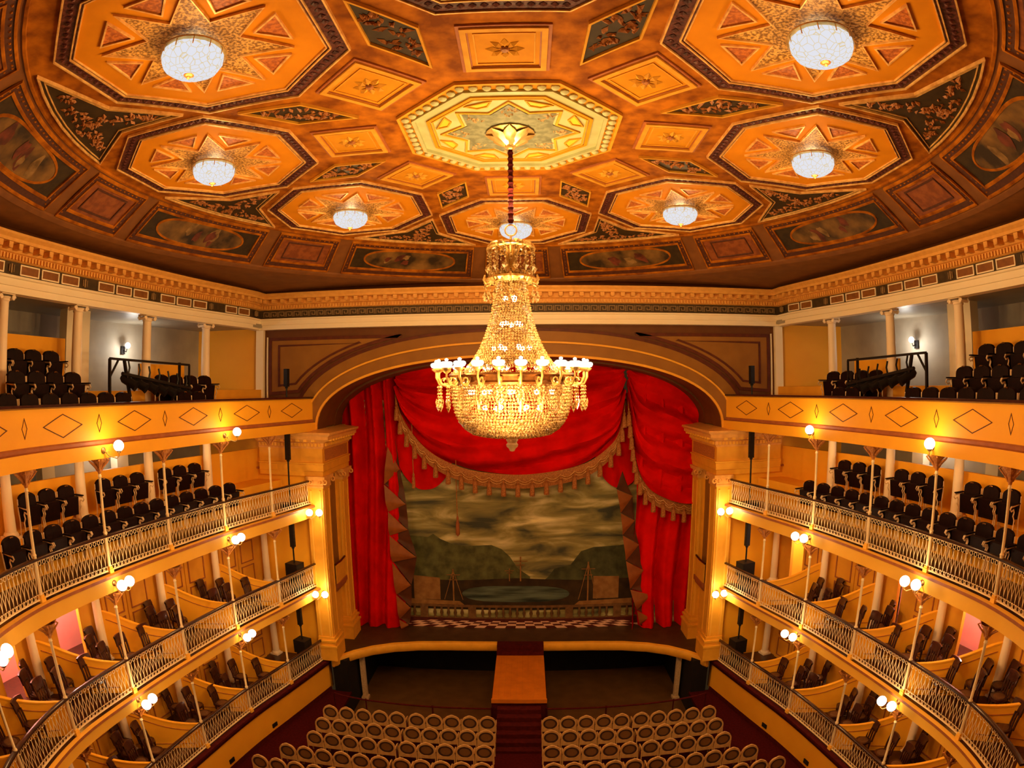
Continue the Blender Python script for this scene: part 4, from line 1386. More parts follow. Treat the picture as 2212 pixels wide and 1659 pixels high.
for k in range(8):
    if k == 4:
        continue
    x, y = pol(ORING if k not in (3, 5) else 5.72, k * PI / 4)
    q = cs(x, y, 0.13)
    t = instance('ceiling_bowl_lamp', BP, 'lit crystal bowl lamp in the %s octagon of the ceiling' % WH[k], 'ceiling lamp', q, 0, 'crystal bowl lamps of the ceiling')
    ld = bpy.data.lights.new('bowl_light', 'POINT')
    ld.energy = 60
    ld.color = WARM
    ld.shadow_soft_size = 0.25
    link('bowl_light', ld, t, (0, 0, -0.55))
    ld = bpy.data.lights.new('bowl_rim_light', 'POINT')
    ld.energy = 8
    ld.color = (1.0, 0.70, 0.34)
    ld.shadow_soft_size = 0.12
    link('bowl_rim_light', ld, t, (0, 0, 0.045))

# ================================================================== CHANDELIER
CH = (0.0, 9.93)
ch = thing('chandelier', 'large crystal basket chandelier hanging on a red sheathed cord', 'chandelier', (CH[0], CH[1], 10.45))
zo = 10.45
def Z(z):
    return z - zo
mb = MB()
mb.tube([(0, 0, Z(14.3)), (0.004, 0, Z(15.0)), (0, 0, Z(15.9))], 0.042, 8)
for k in range(14):
    mb.ball((0, 0, Z(14.35 + k * 0.115)), 0.055, 8, 4)
mb.build('cord', M['darkred'], ch)
mb = MB()
for k in range(8):
    q = 2 * PI * k / 8
    c, s_ = math.cos(q), math.sin(q)
    P = [[(c * r - s_ * w_, s_ * r + c * w_, Z(z)) for r, w_, z in ((0.06, -0.08, 15.80), (0.18, -0.16, 15.86), (0.34, -0.10, 15.92), (0.46, 0, 15.98))],
         [(c * r, s_ * r, Z(z)) for r, z in ((0.06, 15.72), (0.18, 15.79), (0.34, 15.88), (0.46, 15.975))],
         [(c * r - s_ * w_, s_ * r + c * w_, Z(z)) for r, w_, z in ((0.06, 0.08, 15.80), (0.18, 0.16, 15.86), (0.34, 0.10, 15.92), (0.46, 0, 15.98))]]
    mb.grid(P)
mb.ball((0, 0, Z(15.76)), 0.10, 12, 6)
mb.lathe([(0.001, Z(16.03)), (0.42, Z(16.03)), (0.44, Z(15.99)), (0.30, Z(15.95)), (0.10, Z(15.85))], 16)
mb.build('ceiling_rose', M['brass'], ch)
mb = MB()
mb.tube([(0.10 * math.cos(2 * PI * k / 12), 0, Z(14.17 + 0.10 * math.sin(2 * PI * k / 12))) for k in range(12)], 0.016, 6, closed=True)
mb.tube([(0, 0, Z(14.08)), (0, 0, Z(13.0))], 0.022, 6)
mb.build('hook', M['white'], ch)
def drops(mb, R, z, n, L, rb, ph=0.0):
    for k in range(n):
        q = 2 * PI * (k + ph) / n
        x, y = R * math.cos(q), R * math.sin(q)
        mb.octa((x, y, z - 0.03), rb * 0.5, 0.03)
        mb.octa((x, y, z - 0.10), rb * 0.5, 0.04)
        mb.octa((x, y, z - L + 0.07), rb, 0.09)
# crown: arched scroll arms with hanging drops
mb = MB()
for k in range(12):
    q = 2 * PI * k / 12
    c, s_ = math.cos(q), math.sin(q)
    mb.tube([(c * r, s_ * r, Z(z)) for r, z in ((0.05, 13.45), (0.08, 13.70), (0.16, 13.88), (0.28, 13.94), (0.38, 13.90), (0.405, 13.82))], 0.020, 5)
mb.lathe([(0.40, Z(13.86)), (0.42, Z(13.84)), (0.40, Z(13.82))], 24)
mb.lathe([(0.04, Z(13.9)), (0.07, Z(13.5)), (0.12, Z(13.42)), (0.06, Z(13.36)), (0.12, Z(13.30))], 12)
mb.build('crown', M['brass'], ch)
mb = MB()
drops(mb, 0.39, Z(13.84), 14, 0.42, 0.055)
drops(mb, 0.26, Z(13.86), 8, 0.54, 0.055, 0.5)
drops(mb, 0.36, Z(13.70), 14, 0.40, 0.048, 0.5)
for k in range(14):
    q = 2 * PI * k / 14
    for j in range(4):
        mb.octa((0.39 * math.cos(q), 0.39 * math.sin(q), Z(13.78 - 0.05 * j)), 0.02, 0.025)
o = mb.build('crown_drops', M['crystal'], ch)
o['kind'] = 'stuff'
mb = MB()
mb.lathe([(0.24, Z(13.36)), (0.40, Z(13.34)), (0.43, Z(13.30)), (0.40, Z(13.26)), (0.25, Z(13.25))], 24)
for k in range(10):
    q = 2 * PI * (k + 0.5) / 10
    c, s_ = math.cos(q), math.sin(q)
    mb.tube([(c * r, s_ * r, Z(z)) for r, z in ((0.36, 13.26), (0.44, 13.22), (0.48, 13.28), (0.45, 13.36))], 0.02, 5)
    mb.ball((c * 0.34, s_ * 0.34, Z(13.38)), 0.05, 6, 4)
mb.build('upper_ring', M['brass'], ch)
mb = MB()
drops(mb, 0.45, Z(13.28), 20, 0.34, 0.035)
o = mb.build('upper_ring_drops', M['crystal'], ch)
o['kind'] = 'stuff'
# beaded neck and bowl
def beads(prof, pitch, rb):
    mb = MB()
    rnd = random.Random(3)
    for i, (r, z) in enumerate(prof):
        n = max(6, int(2 * PI * r / pitch))
        for k in range(n):
            q = 2 * PI * (k + 0.5 * (i % 2)) / n
            mb.octa((r * math.cos(q), r * math.sin(q), Z(z)), rb * rnd.uniform(0.85, 1.1), rb * 1.05)
    return mb
def lerp_prof(P, step):
    out = []
    for (r0, z0), (r1, z1) in zip(P, P[1:]):
        L = math.hypot(r1 - r0, z1 - z0)
        n = max(1, int(round(L / step)))
        out += [(r0 + (r1 - r0) * k / n, z0 + (z1 - z0) * k / n) for k in range(n)]
    return out + [P[-1]]
neck = [(0.24, 13.24), (0.29, 12.95), (0.345, 12.65), (0.42, 12.40), (0.52, 12.15), (0.62, 11.98), (0.70, 11.87)]
o = beads(lerp_prof(neck, 0.046), 0.047, 0.0235).build('bead_neck', M['crystal'], ch, 0)
o['kind'] = 'stuff'
bowl = [(1.00, 11.55), (1.00, 11.42), (0.98, 11.25), (0.94, 11.08), (0.87, 10.93), (0.78, 10.82), (0.66, 10.74), (0.50, 10.70), (0.34, 10.68), (0.16, 10.67)]
o = beads(lerp_prof(bowl, 0.052), 0.054, 0.0265).build('bead_bowl', M['crystal'], ch, 0)
o['kind'] = 'stuff'
mb = MB()
for k in range(24):                                   # thin wires carrying the beads
    q = 2 * PI * k / 24
    c, s_ = math.cos(q), math.sin(q)
    mb.tube([(c * r * 0.985, s_ * r * 0.985, Z(z)) for r, z in neck], 0.004, 3)
    mb.tube([(c * r * 0.985, s_ * r * 0.985, Z(z)) for r, z in bowl], 0.004, 3)
o = mb.build('wire_frame', M['brass'], ch)
# bronze band and candle arms
mb = MB()
mb.lathe([(0.98, Z(11.72)), (1.03, Z(11.72)), (1.05, Z(11.69)), (1.02, Z(11.66)), (1.02, Z(11.60)), (1.05, Z(11.57)), (1.03, Z(11.54)), (0.98, Z(11.54)), (0.98, Z(11.72))], 48)
for k in range(24):
    q = 2 * PI * (k + 0.5) / 24
    mb.ball((1.04 * math.cos(q), 1.04 * math.sin(q), Z(11.63)), 0.04, 6, 4)
mb.build('bronze_band', M['bronze'], ch)
NC = 24
arm = MB()
arm.tube([(1.02, 0, Z(11.62)), (1.10, 0, Z(11.52)), (1.20, 0, Z(11.55)), (1.25, 0, Z(11.66)), (1.25, 0, Z(11.76))], 0.019, 6)
arm.tube([(1.12 + 0.05 * math.cos(q), 0, Z(11.60) + 0.05 * math.sin(q)) for q in [0.8 * k for k in range(8)]], 0.012, 5)
arm.lathe([(0.02, Z(11.74)), (0.075, Z(11.78)), (0.08, Z(11.80)), (0.02, Z(11.79))], 10, (1.25, 0, 0))
arm = arm.mesh('candle_arm', M['brass'])
cup = MB()
cup.lathe([(0.03, Z(11.80)), (0.08, Z(11.82)), (0.10, Z(11.855)), (0.095, Z(11.885)), (0.07, Z(11.90))], 10, (1.25, 0, 0))
cup = cup.mesh('candle_cup', M['opal'])
flm = MB()
flm.ball((1.25, 0, Z(11.925)), 0.03, 8, 5, 0, 0.8)
flm = flm.mesh('candle_bulb', M['bulb'])
tas = MB()
for dy in (-0.035, 0.035):
    for j in range(5):
        tas.octa((1.22, dy, Z(11.50 - 0.055 * j)), 0.022, 0.028)
tas.octa((1.22, 0, Z(11.18)), 0.04, 0.08)
for dx in (-0.03, 0.03):
    tas.octa((1.22 + dx, 0, Z(11.25)), 0.02, 0.07)
tas = tas.mesh('arm_drop', M['crystal'], 0)
for k in range(NC):
    q = 2 * PI * (k + 0.5) / NC
    a_ = link('candle_arm', arm, ch, None, q)
    link('candle_cup', cup, a_)
    link('candle_bulb', flm, a_)
    link('arm_drop', tas, a_)
mb = MB()
for k in range(60):
    q = 2 * PI * k / 60
    for j in range(6):
        u = j / 5
        r = 0.72 + 0.28 * u
        mb.octa((r * math.cos(q), r * math.sin(q), Z(11.86 - 0.13 * u - 0.06 * math.sin(PI * u))), 0.017, 0.022)
o = mb.build('bead_swags', M['crystal'], ch)
o['kind'] = 'stuff'
mb = MB()
mb.lathe([(0.001, Z(10.42)), (0.035, Z(10.43)), (0.055, Z(10.47)), (0.09, Z(10.50)), (0.10, Z(10.54)), (0.075, Z(10.57)), (0.10, Z(10.61)), (0.105, Z(10.66)), (0.05, Z(10.68))], 14)
mb.build('finial', M['scroll'], ch)
ibulb = MB()
ibulb.ball((0, 0, 0), 0.045, 8, 5)
ibulb = ibulb.mesh('inner_bulb', M['bulb'])
for R_, z, n in ((0.10, 12.98, 3), (0.16, 12.55, 5), (0.30, 12.15, 6), (0.70, 11.42, 10), (0.45, 11.15, 6)):
    for k in range(n):
        q = 2 * PI * (k + 0.3) / n + z
        link('inner_bulb', ibulb, ch, (R_ * math.cos(q), R_ * math.sin(q), Z(z)))
for k in range(6):
    q = 2 * PI * (k + 0.5) / 6
    ld = bpy.data.lights.new('chandelier_light', 'POINT')
    ld.energy = 230
    ld.color = WARM
    ld.shadow_soft_size = 0.15
    link('chandelier_light', ld, ch, (1.46 * math.cos(q), 1.46 * math.sin(q), Z(12.05 if k % 2 else 11.15)))
ld = bpy.data.lights.new('chandelier_light', 'POINT')
ld.energy = 110
ld.color = (1.0, 0.76, 0.34)
ld.shadow_soft_size = 0.2
link('chandelier_light', ld, ch, (0, 0.0, Z(14.75)))
for zz, en_ in ((12.95, 7), (11.25, 55)):
    ld = bpy.data.lights.new('chandelier_light', 'POINT')
    ld.energy = en_
    ld.color = (1.0, 0.74, 0.34)
    ld.shadow_soft_size = 0.1
    link('chandelier_light', ld, ch, (0, 0.0, Z(zz)))

# ================================================================== STAGE CURTAIN
CY = 23.25
bd = thing('painted_backdrop', 'painted landscape backdrop of hills, water and cloudy sky', 'backdrop', (0, CY + 0.15, 1.5))
B = lambda p: (p[0], p[1] - 1.5)
mb = MB()
mb.b2((-6.95, 0.0, 0.0), (6.95, 0.04, 9.5))
mb.build('sky', M['sky'], bd)
def layer(nm, pts, m, y, th=0.012):
    mb = MB()
    mb.prism_y([B(p) for p in pts], -y, -y + th)
    return mb.build(nm, m, bd, 0)
layer('hill', [(-4.9, 5.5), (-4.16, 5.47), (-3.74, 5.44), (-3.53, 5.58), (-3.24, 5.37), (-2.75, 5.16), (-2.17, 5.08), (-1.17, 5.14), (-0.76, 4.97), (-0.44, 4.66), (-0.11, 4.14), (0.39, 3.78), (0.4, 3.3), (-4.9, 3.3)], M['hill'], 0.012)
layer('hill', [(0.8, 3.5), (1.09, 3.73), (1.38, 4.12), (2.04, 4.29), (2.45, 4.85), (2.95, 5.01), (4.04, 5.06), (4.9, 5.2), (4.9, 3.3), (0.8, 3.3)], M['hill2'], 0.012)
layer('shore', [(-4.9, 3.62), (-2.54, 3.60), (-0.2, 3.72), (2.56, 3.60), (4.9, 3.65), (4.9, 2.3), (-4.9, 2.3)], M['shore'], 0.026)
layer('water', [(-0.2 + 2.2 * math.copysign(abs(math.cos(q)) ** 0.6, math.cos(q)), 3.02 + 0.36 * math.sin(q)) for q in [2 * PI * k / 28 for k in range(28)]], M['water'], 0.04)
layer('house', [(-4.4, 3.78), (-3.3, 3.70), (-3.3, 2.73), (-4.4, 2.73)], M['house'], 0.04)
layer('house', [(2.97, 3.77), (4.03, 3.73), (4.03, 2.77), (2.97, 2.77)], M['house'], 0.04)
layer('quay', [(-4.6, 2.74), (-2.5, 2.68), (-2.3, 2.5), (-4.6, 2.5)], M['house'], 0.05)
layer('quay', [(4.6, 2.74), (2.4, 2.68), (2.2, 2.5), (4.6, 2.5)], M['house'], 0.05)
for x, z0, z1, w_ in ((0.0, 3.6, 4.66, 0.03), (-2.75, 2.7, 4.1, 0.03), (2.75, 2.7, 4.4, 0.03), (-0.45, 3.6, 4.15, 0.02)):
    mb = MB()
    mb.b2((x - w_, -0.06, z0 - 1.5), (x + w_, -0.045, z1 - 1.5))
    for f, hw in ((0.82, 0.28), (0.66, 0.18)):
        z = z0 + (z1 - z0) * f - 1.5
        mb.b2((x - hw * (w_ / 0.03), -0.06, z - 0.015), (x + hw * (w_ / 0.03), -0.045, z + 0.015))
    if w_ > 0.025 and abs(x) > 1:
        for q in (-1, 1):
            mb.tube([(x, -0.05, z1 - 1.55), (x + q * 0.38, -0.05, z0 - 1.45)], 0.018, 4)
    mb.build('ship_mast', M['house'], bd)
mb = MB()
mb.b2((-4.9, -0.09, 2.42 - 1.5), (4.9, -0.04, 2.52 - 1.5))
mb.b2((-4.9, -0.09, 1.86 - 1.5), (4.9, -0.04, 1.96 - 1.5))
for x in (-4.0, -2.0, 2.0, 4.0):
    mb.b2((x - 0.16, -0.10, 1.8 - 1.5), (x + 0.16, -0.04, 2.48 - 1.5))
mb.build('balustrade', M['balus'], bd)
bl = MB()
bl.lathe([(0.05, 0), (0.035, 0.06), (0.075, 0.18), (0.04, 0.33), (0.055, 0.46)], 8)
bl = bl.mesh('painted_baluster', M['balus'])
for k in range(34):
    x = -4.7 + 9.4 * k / 33
    if min(abs(x - q) for q in (-4.0, -2.0, 2.0, 4.0)) > 0.2:
        link('painted_baluster', bl, bd, (x, -0.05, 0.46))
# chequered floor painted at the foot of the drop, in perspective
mb = MB()
mb.b2((-5.45, -0.12, 0.0), (5.45, -0.10, 0.42))
ck = mb.build('chequered_foot', M['tiled'], bd, 0)
zr = [0.0, 0.11, 0.195, 0.265, 0.32]
for r in range(4):
    for k in range(-12, 13):
        if (k + r) % 2:
            continue
        xw = lambda q, z: q * 0.43 * (1 - 0.28 * z / 0.37)
        mb = MB()
        mb.prism_y([(xw(k - 0.5, zr[r]), zr[r]), (xw(k + 0.5, zr[r]), zr[r]), (xw(k + 0.5, zr[r + 1]), zr[r + 1]), (xw(k - 0.5, zr[r + 1]), zr[r + 1])], -0.128, -0.12)
        mb.build('white_tile', M['tilew'], ck, 0)
# side drapes, each one folded sheet
def drape(x0, x1, ztop, zbot, y, folds, amp, lean, label, seed):
    rnd = random.Random(seed)
    ph = [rnd.uniform(0, 6) for _ in range(5)]
    P = []
    nx, nz = 70, 40
    for i in range(nx + 1):
        u = i / nx
        row = []
        for j in range(nz + 1):
            v = j / nz
            x = x0 + (x1 - x0) * u + lean * (v - 0.5) * math.sin(PI * u)
            zt = ztop(x)
            z = zbot + (zt - zbot) * v
            w_ = u + 0.16 * math.sin(2.6 * v + ph[0]) * (1 - abs(2 * u - 1) * 0.3) + 0.035 * math.sin(6 * v + ph[1] + 3 * u)
            d = amp * (math.sin(2 * PI * folds * w_ + ph[2]) + 0.45 * math.sin(2 * PI * folds * 1.9 * w_ + ph[3] + 1.5 * v)) * (0.55 + 0.45 * math.cos(1.7 * v + ph[4]) ** 2)
            row.append((x, y - 0.15 - d, z))
        P.append(row)
    mb = MB()
    mb.grid(P)
    return tag(mb.build('red_drape', M['red'], None, 60), label, 'curtain', 'stage drapes')
archz = lambda x: 10.0 + 2.42 * (max(0.0, 1 - (abs(x) / 7.15) ** 2.3)) ** (1 / 2.3) + 0.12
drape(-7.25, -4.75, archz, 1.52, CY - 0.12, 3.3, 0.36, 0.5, 'tall scarlet drape hanging at the left of the stage', 5)
drape(4.55, 7.25, archz, 1.52, CY - 0.12, 3.3, 0.36, -0.5, 'tall scarlet drape hanging at the right of the stage', 8)
# swags with fringe and tassels
def catmull(P, n):
    Q = [Vector(P[0]) * 2 - Vector(P[1])] + [Vector(p) for p in P] + [Vector(P[-1]) * 2 - Vector(P[-2])]
    out = []
    for i in range(1, len(Q) - 2):
        a, b, c, d = Q[i - 1:i + 3]
        for k in range(n):
            t = k / n
            out.append(0.5 * ((2 * b) + (c - a) * t + (2 * a - 5 * b + 4 * c - d) * t * t + (3 * b - a - 3 * c + d) * t ** 3))
    out.append(Q[-2])
    return out
tsl = MB()
tsl.lathe([(0.015, 0.08), (0.04, 0.03), (0.075, -0.02), (0.045, -0.07), (0.08, -0.13), (0.105, -0.50), (0.09, -0.54), (0.001, -0.54)], 8)
tsl = tsl.mesh('tassel', M['goldfringe'])
def swag(bottom, ztop, y, amp, nf, label, ntas, drop):
    C = catmull(bottom, 10)
    P = []
    m = 34
    for q in C:
        zt = max(ztop(q[0]), q[1] + 0.15)
        row = []
        for j in range(m + 1):
            v = j / m
            z = q[1] + (zt - q[1]) * v
            f = math.sin(2 * PI * nf * (1 - v) ** 0.8 + 0.6 * math.sin(q[0] * 0.9)) * amp * (1 - v * 0.55)
            f += 0.4 * amp * math.sin(2 * PI * nf * 2.2 * (1 - v) + q[0] * 1.3)
            row.append((q[0], y - 0.12 - f, z))
        P.append(row)
    t = thing('swag_curtain', label, 'curtain', (0, 0, 0), 0, 'stage drapes')
    mb = MB()
    mb.grid(P)
    mb.build('swag_cloth', M['red'], t, 60)
    mb = MB()                                                     # woven band
    P2 = []
    for q in C:
        P2.append([(q[0], y - 0.20, q[1] + 0.05), (q[0], y - 0.24, q[1] - 0.02), (q[0], y - 0.20, q[1] - drop * 0.45), (q[0], y - 0.19, q[1] - drop * 0.8)])
    mb.grid(P2)
    fr = mb.build('fringe', M['goldfringe'], t, 60)
    L = [0.0]
    for a, b in zip(C, C[1:]):
        L.append(L[-1] + (b - a).length)
    loops = MB()
    for k in range(ntas):
        s = L[-1] * (k + 0.5) / ntas
        i = max(0, min(len(C) - 2, next((i for i in range(len(L) - 1) if L[i + 1] >= s), 0)))
        u = (s - L[i]) / max(1e-6, L[i + 1] - L[i])
        p = C[i].lerp(C[i + 1], u)
        link('tassel', tsl, fr, (p[0], y - 0.27, p[1] - drop * 0.42))
        if k:
            for e in (0.0, 0.09):
                loops.tube([(p0x + (p[0] - p0x) * w_, y - 0.26, p0z + (p[1] - p0z) * w_ - drop * 0.2 - e - (0.13) * math.sin(PI * w_)) for w_ in (0, 0.25, 0.5, 0.75, 1)], 0.014, 4)
        p0x, p0z = p[0], p[1]
    loops.build('cord_loops', M['gilt'], fr)
    return t
swag([(-4.79, 11.3), (-4.55, 10.39), (-3.98, 9.5), (-3.33, 8.9), (-2.44, 8.45), (-1.55, 8.22), (-0.09, 8.1), (1.28, 8.22), (2.5, 8.52), (3.31, 9.05), (3.8, 9.7), (4.04, 10.99)], archz, CY - 0.45, 0.36, 2.8, 'wide scarlet centre swag with gold fringe and tassels', 22, 0.62)
swag([(4.13, 11.0), (4.34, 9.3), (4.56, 8.25), (4.99, 7.55), (5.68, 7.15), (6.38, 6.95), (7.1, 6.95)], archz, CY - 0.55, 0.36, 3.2, 'scarlet side swag with gold fringe, right of the stage', 13, 0.62)
# red puffs behind the cascades
def puff(cx, cz_, w_, h_, label):
    mb = MB()
    P = []
    for i in range(17):
        u = -1 + 2 * i / 16
        row = []
        for j in range(13):
            v = -1 + 2 * j / 12
            k = math.sqrt(max(0, 1 - u * u * 0.9))
            row.append((cx + w_ * u, CY - 0.06 - 0.12 * max(0, (1 - u * u) * (1 - v * v)) - 0.07 * math.sin(9 * u + 2.5 * v) * (1 - u * u), cz_ + h_ * v * k - 0.12 * (1 - u * u)))
        P.append(row)
    mb.grid(P)
    return tag(mb.build('drape_puff', M['red'], None, 60), label, 'curtain', 'stage drapes')
puff(-3.75, 9.3, 1.15, 1.75, 'gathered scarlet puff under the left end of the centre swag')
puff(3.95, 9.25, 1.0, 1.65, 'gathered scarlet puff under the right end of the centre swag')
# zigzag cascades of bronze silk
def cascade(pts, y, label):
    """pts: alternating outer/inner edge points from top to bottom; folded like stacked cones, silk outside, lining inside with shade in its colour"""
    mb = MB()
    for i in range(len(pts) - 2):
        a, b, c = pts[i], pts[i + 1], pts[i + 2]
        n = 10
        P = []
        for k in range(n + 1):
            u = k / n
            p = (a[0] + (b[0] - a[0]) * u, a[1] + (b[1] - a[1]) * u)
            q = (c[0] + (b[0] - c[0]) * u, c[1] + (b[1] - c[1]) * u)
            row = []
            for j in range(9):
                v = j / 8
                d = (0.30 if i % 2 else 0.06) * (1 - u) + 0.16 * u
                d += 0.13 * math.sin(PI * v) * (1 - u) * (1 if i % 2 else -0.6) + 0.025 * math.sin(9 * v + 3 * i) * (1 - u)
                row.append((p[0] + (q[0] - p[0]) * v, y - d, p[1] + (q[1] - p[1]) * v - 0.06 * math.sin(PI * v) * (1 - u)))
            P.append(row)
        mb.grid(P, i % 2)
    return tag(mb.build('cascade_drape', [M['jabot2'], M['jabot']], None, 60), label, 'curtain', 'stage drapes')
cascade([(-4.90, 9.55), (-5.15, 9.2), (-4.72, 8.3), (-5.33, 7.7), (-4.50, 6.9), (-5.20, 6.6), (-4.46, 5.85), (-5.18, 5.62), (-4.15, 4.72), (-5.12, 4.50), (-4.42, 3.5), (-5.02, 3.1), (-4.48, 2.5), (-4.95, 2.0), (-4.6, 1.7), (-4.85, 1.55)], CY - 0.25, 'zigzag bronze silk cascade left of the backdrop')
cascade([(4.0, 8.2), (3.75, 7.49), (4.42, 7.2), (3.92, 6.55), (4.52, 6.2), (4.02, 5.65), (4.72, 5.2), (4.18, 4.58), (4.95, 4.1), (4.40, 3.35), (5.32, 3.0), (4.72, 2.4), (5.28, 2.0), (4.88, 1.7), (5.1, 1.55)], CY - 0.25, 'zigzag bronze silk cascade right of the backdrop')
mb = MB()
mb.tube([(-2.47, CY - 0.5, 8.75), (-2.46, CY - 0.5, 7.2), (-2.44, CY - 0.5, 6.4)], 0.018, 5)
cdo = tag(mb.build('bell_cord', M['goldfringe']), 'single cord with a long red tassel hanging before the sky', 'cord')
mb = MB()
mb.lathe([(0.02, 6.5), (0.05, 6.4), (0.035, 6.3), (0.07, 6.2), (0.085, 5.75), (0.001, 5.65)], 8, (-2.44, CY - 0.5, 0))
mb.build('long_tassel', M['redbrown'], cdo)
mb = MB()
mb.tube([(-4.15, CY - 0.62, 10.1), (-4.13, CY - 0.62, 8.6), (-4.12, CY - 0.62, 8.1)], 0.018, 5)
cdo = tag(mb.build('bell_cord', M['goldfringe']), 'cord with a gold tassel beside the left cascade', 'cord')
mb = MB()
mb.lathe([(0.02, 8.2), (0.05, 8.12), (0.035, 8.05), (0.06, 8.0), (0.075, 7.6), (0.001, 7.55)], 8, (-4.12, CY - 0.62, 0))
mb.build('tassel', M['goldfringe'], cdo)
# ================================================================== PIT RAIL, RAMP
pr_ = thing('pit_rail', 'low dark red rail between the stalls and the orchestra pit', 'rail', (0, 0, 0))
for sd in (-1, 1):
    pts = [(sd * 0.92, 17.70), (sd * 2.0, 17.69), (sd * 2.9, 17.69), (sd * 4.2, 17.74), (sd * 5.25, 17.82), (sd * 6.15, 17.97), (sd * 6.5, 18.1)]
    mb = MB()
    mb.tube([(x, y, 0.80) for x, y in pts], 0.035, 6)
    mb.tube([(x, y, 0.06) for x, y in pts], 0.02, 6)
    mb.build('top_bar', M['darkred'], pr_)
    for x, y in (pts[0], pts[2], pts[4], pts[6]):
        mb = MB()
        mb.lathe([(0.05, 0.0), (0.05, 0.04), (0.025, 0.06), (0.025, 0.78), (0.04, 0.84)], 8, (x, y, 0))
        mb.build('rail_post', M['darkred'], pr_)
    mb = MB()
    mb.tube([(sd * 6.2, 21.0, -1.0), (sd * 6.2, 21.0, 1.3)], 0.13, 4)
    mb.b2((sd * 6.06, 20.85, -1.0), (sd * 6.34, 21.15, -0.88))
    mb.b2((sd * 6.06, 20.85, 1.1), (sd * 6.34, 21.15, 1.2))
    tag(mb.build('pit_post', M['scroll'], None), 'pale upright post at the %s end of the orchestra pit' % SIDE[sd], 'post', 'pit posts')
rmp = thing('stage_ramp', 'varnished wooden gangway bridging the pit from the aisle to the stage', 'ramp', (0, 0, 0))
mb = MB()
for k in range(9):
    x = -0.9 + 1.8 * k / 9
    mb.b2((x + 0.001, 17.72, 1.12), (x + 0.199, 21.2, 1.20))
mb.build('deck_boards', M['ramp'], rmp)
mb = MB()
mb.b2((-0.92, 17.66, 1.06), (0.92, 17.74, 1.21))
mb.build('nosing', M['ramp'], rmp)
mb = MB()
mb.b2((-0.92, 17.74, -1.0), (-0.86, 21.2, 1.12))
mb.b2((0.86, 17.74, -1.0), (0.92, 21.2, 1.12))
mb.b2((-0.86, 17.74, 0.0), (0.86, 17.84, 1.12))
mb.build('ramp_sides', M['darkred'], rmp)
mb = MB()
mb.b2((-0.90, 21.2, 1.12), (0.90, 21.75, 1.36))
mb.b2((-0.90, 21.45, 1.36), (0.90, 21.85, 1.53))
mb.build('upper_steps', M['darkred'], rmp)
aw = thing('aisle_stairs', 'dark red carpeted stairs from the centre aisle up to the gangway', 'stairs', (0, 0, 0))
for k in range(6):
    mb = MB()
    mb.b2((-0.72, 17.66 - 0.26 * (k + 1), 0.0), (0.72, 17.66 - 0.26 * k, 1.12 - 0.17 * (k + 1)))
    mb.build('step', M['darkred'], aw)

# ================================================================== STALLS SEATS
def stall_parts():
    n = 28
    def outline(w_, h0, h1, e):
        out = []
        for i in range(n):
            q = 2 * PI * i / n + PI / 2
            cx, sx = math.cos(q), math.sin(q)
            out.append((w_ * math.copysign(abs(cx) ** e, cx), (h0 + h1) / 2 + (h1 - h0) / 2 * math.copysign(abs(sx) ** e, sx)))
        return out
    def outer():
        out = []
        for (x, z) in outline(0.27, 0.42, 0.985, 0.9):
            if z < 0.70:
                z = 0.42 + (z - 0.42) * 0.9
                x = math.copysign(max(abs(x), 0.25 if abs(x) > 0.02 else abs(x)), x)
            out.append((x, z))
        return out
    fr = MB()
    fr.ring_y(outer(), outline(0.225, 0.51, 0.935, 1.0), -0.035, 0.03)
    fr.b2((-0.24, -0.03, 0.40), (0.24, 0.03, 0.52))
    fr = fr.mesh('back_frame', M['stallframe'])
    rm = MB()
    rm.ring_y(outline(0.235, 0.50, 0.945, 1.0), outline(0.165, 0.575, 0.87, 1.0), -0.022, 0.015)
    rm = rm.mesh('cane_rim', M['caneDark'])
    pn = MB()
    pn.prism_y(outline(0.17, 0.57, 0.875, 1.0), -0.014, 0.008)
    pn = pn.mesh('cane_panel', M['cane'])
    cr = MB()
    cr.tube([(-0.10, -0.01, 0.975), (-0.05, -0.015, 1.0), (0, -0.015, 1.01), (0.05, -0.015, 1.0), (0.10, -0.01, 0.975)], [0.014, 0.022, 0.026, 0.022, 0.014], 6)
    cr = cr.mesh('crest', M['stallframe'])
    st = MB()
    st.prism([(-0.23, 0.02), (0.23, 0.02), (0.24, 0.36), (0.18, 0.45), (-0.18, 0.45), (-0.24, 0.36)], 0.40, 0.46)
    st = st.mesh('seat', M['seatpad'])
    ar = MB()
    ar.tube([(0, 0.0, 0.66), (0, 0.12, 0.67), (0, 0.28, 0.66), (0, 0.38, 0.62), (0, 0.40, 0.56), (0, 0.36, 0.45), (0, 0.34, 0.25), (0, 0.36, 0.0)], 0.02, 6)
    ar.tube([(0, 0.0, 0.60), (0, -0.02, 0.42), (0, -0.05, 0.2), (0, -0.08, 0.0)], 0.02, 6)
    ar = ar.mesh('armrest', M['stallframe'])
    return [('backrest', fr, None, [('cane_rim', rm, None), ('cane_panel', pn, None), ('crest', cr, None)]), ('seat', st, None, []), ('armrest', ar, (-0.262, 0, 0), []), ('armrest', ar, (0.262, 0, 0), [])]
SP = stall_parts()
ROWS = [(16.88, 10), (16.03, 10), (15.15, 10), (14.22, 11), (13.36, 12), (12.50, 12)]
RN = ['front', 'second', 'third', 'fourth', 'fifth', 'sixth']
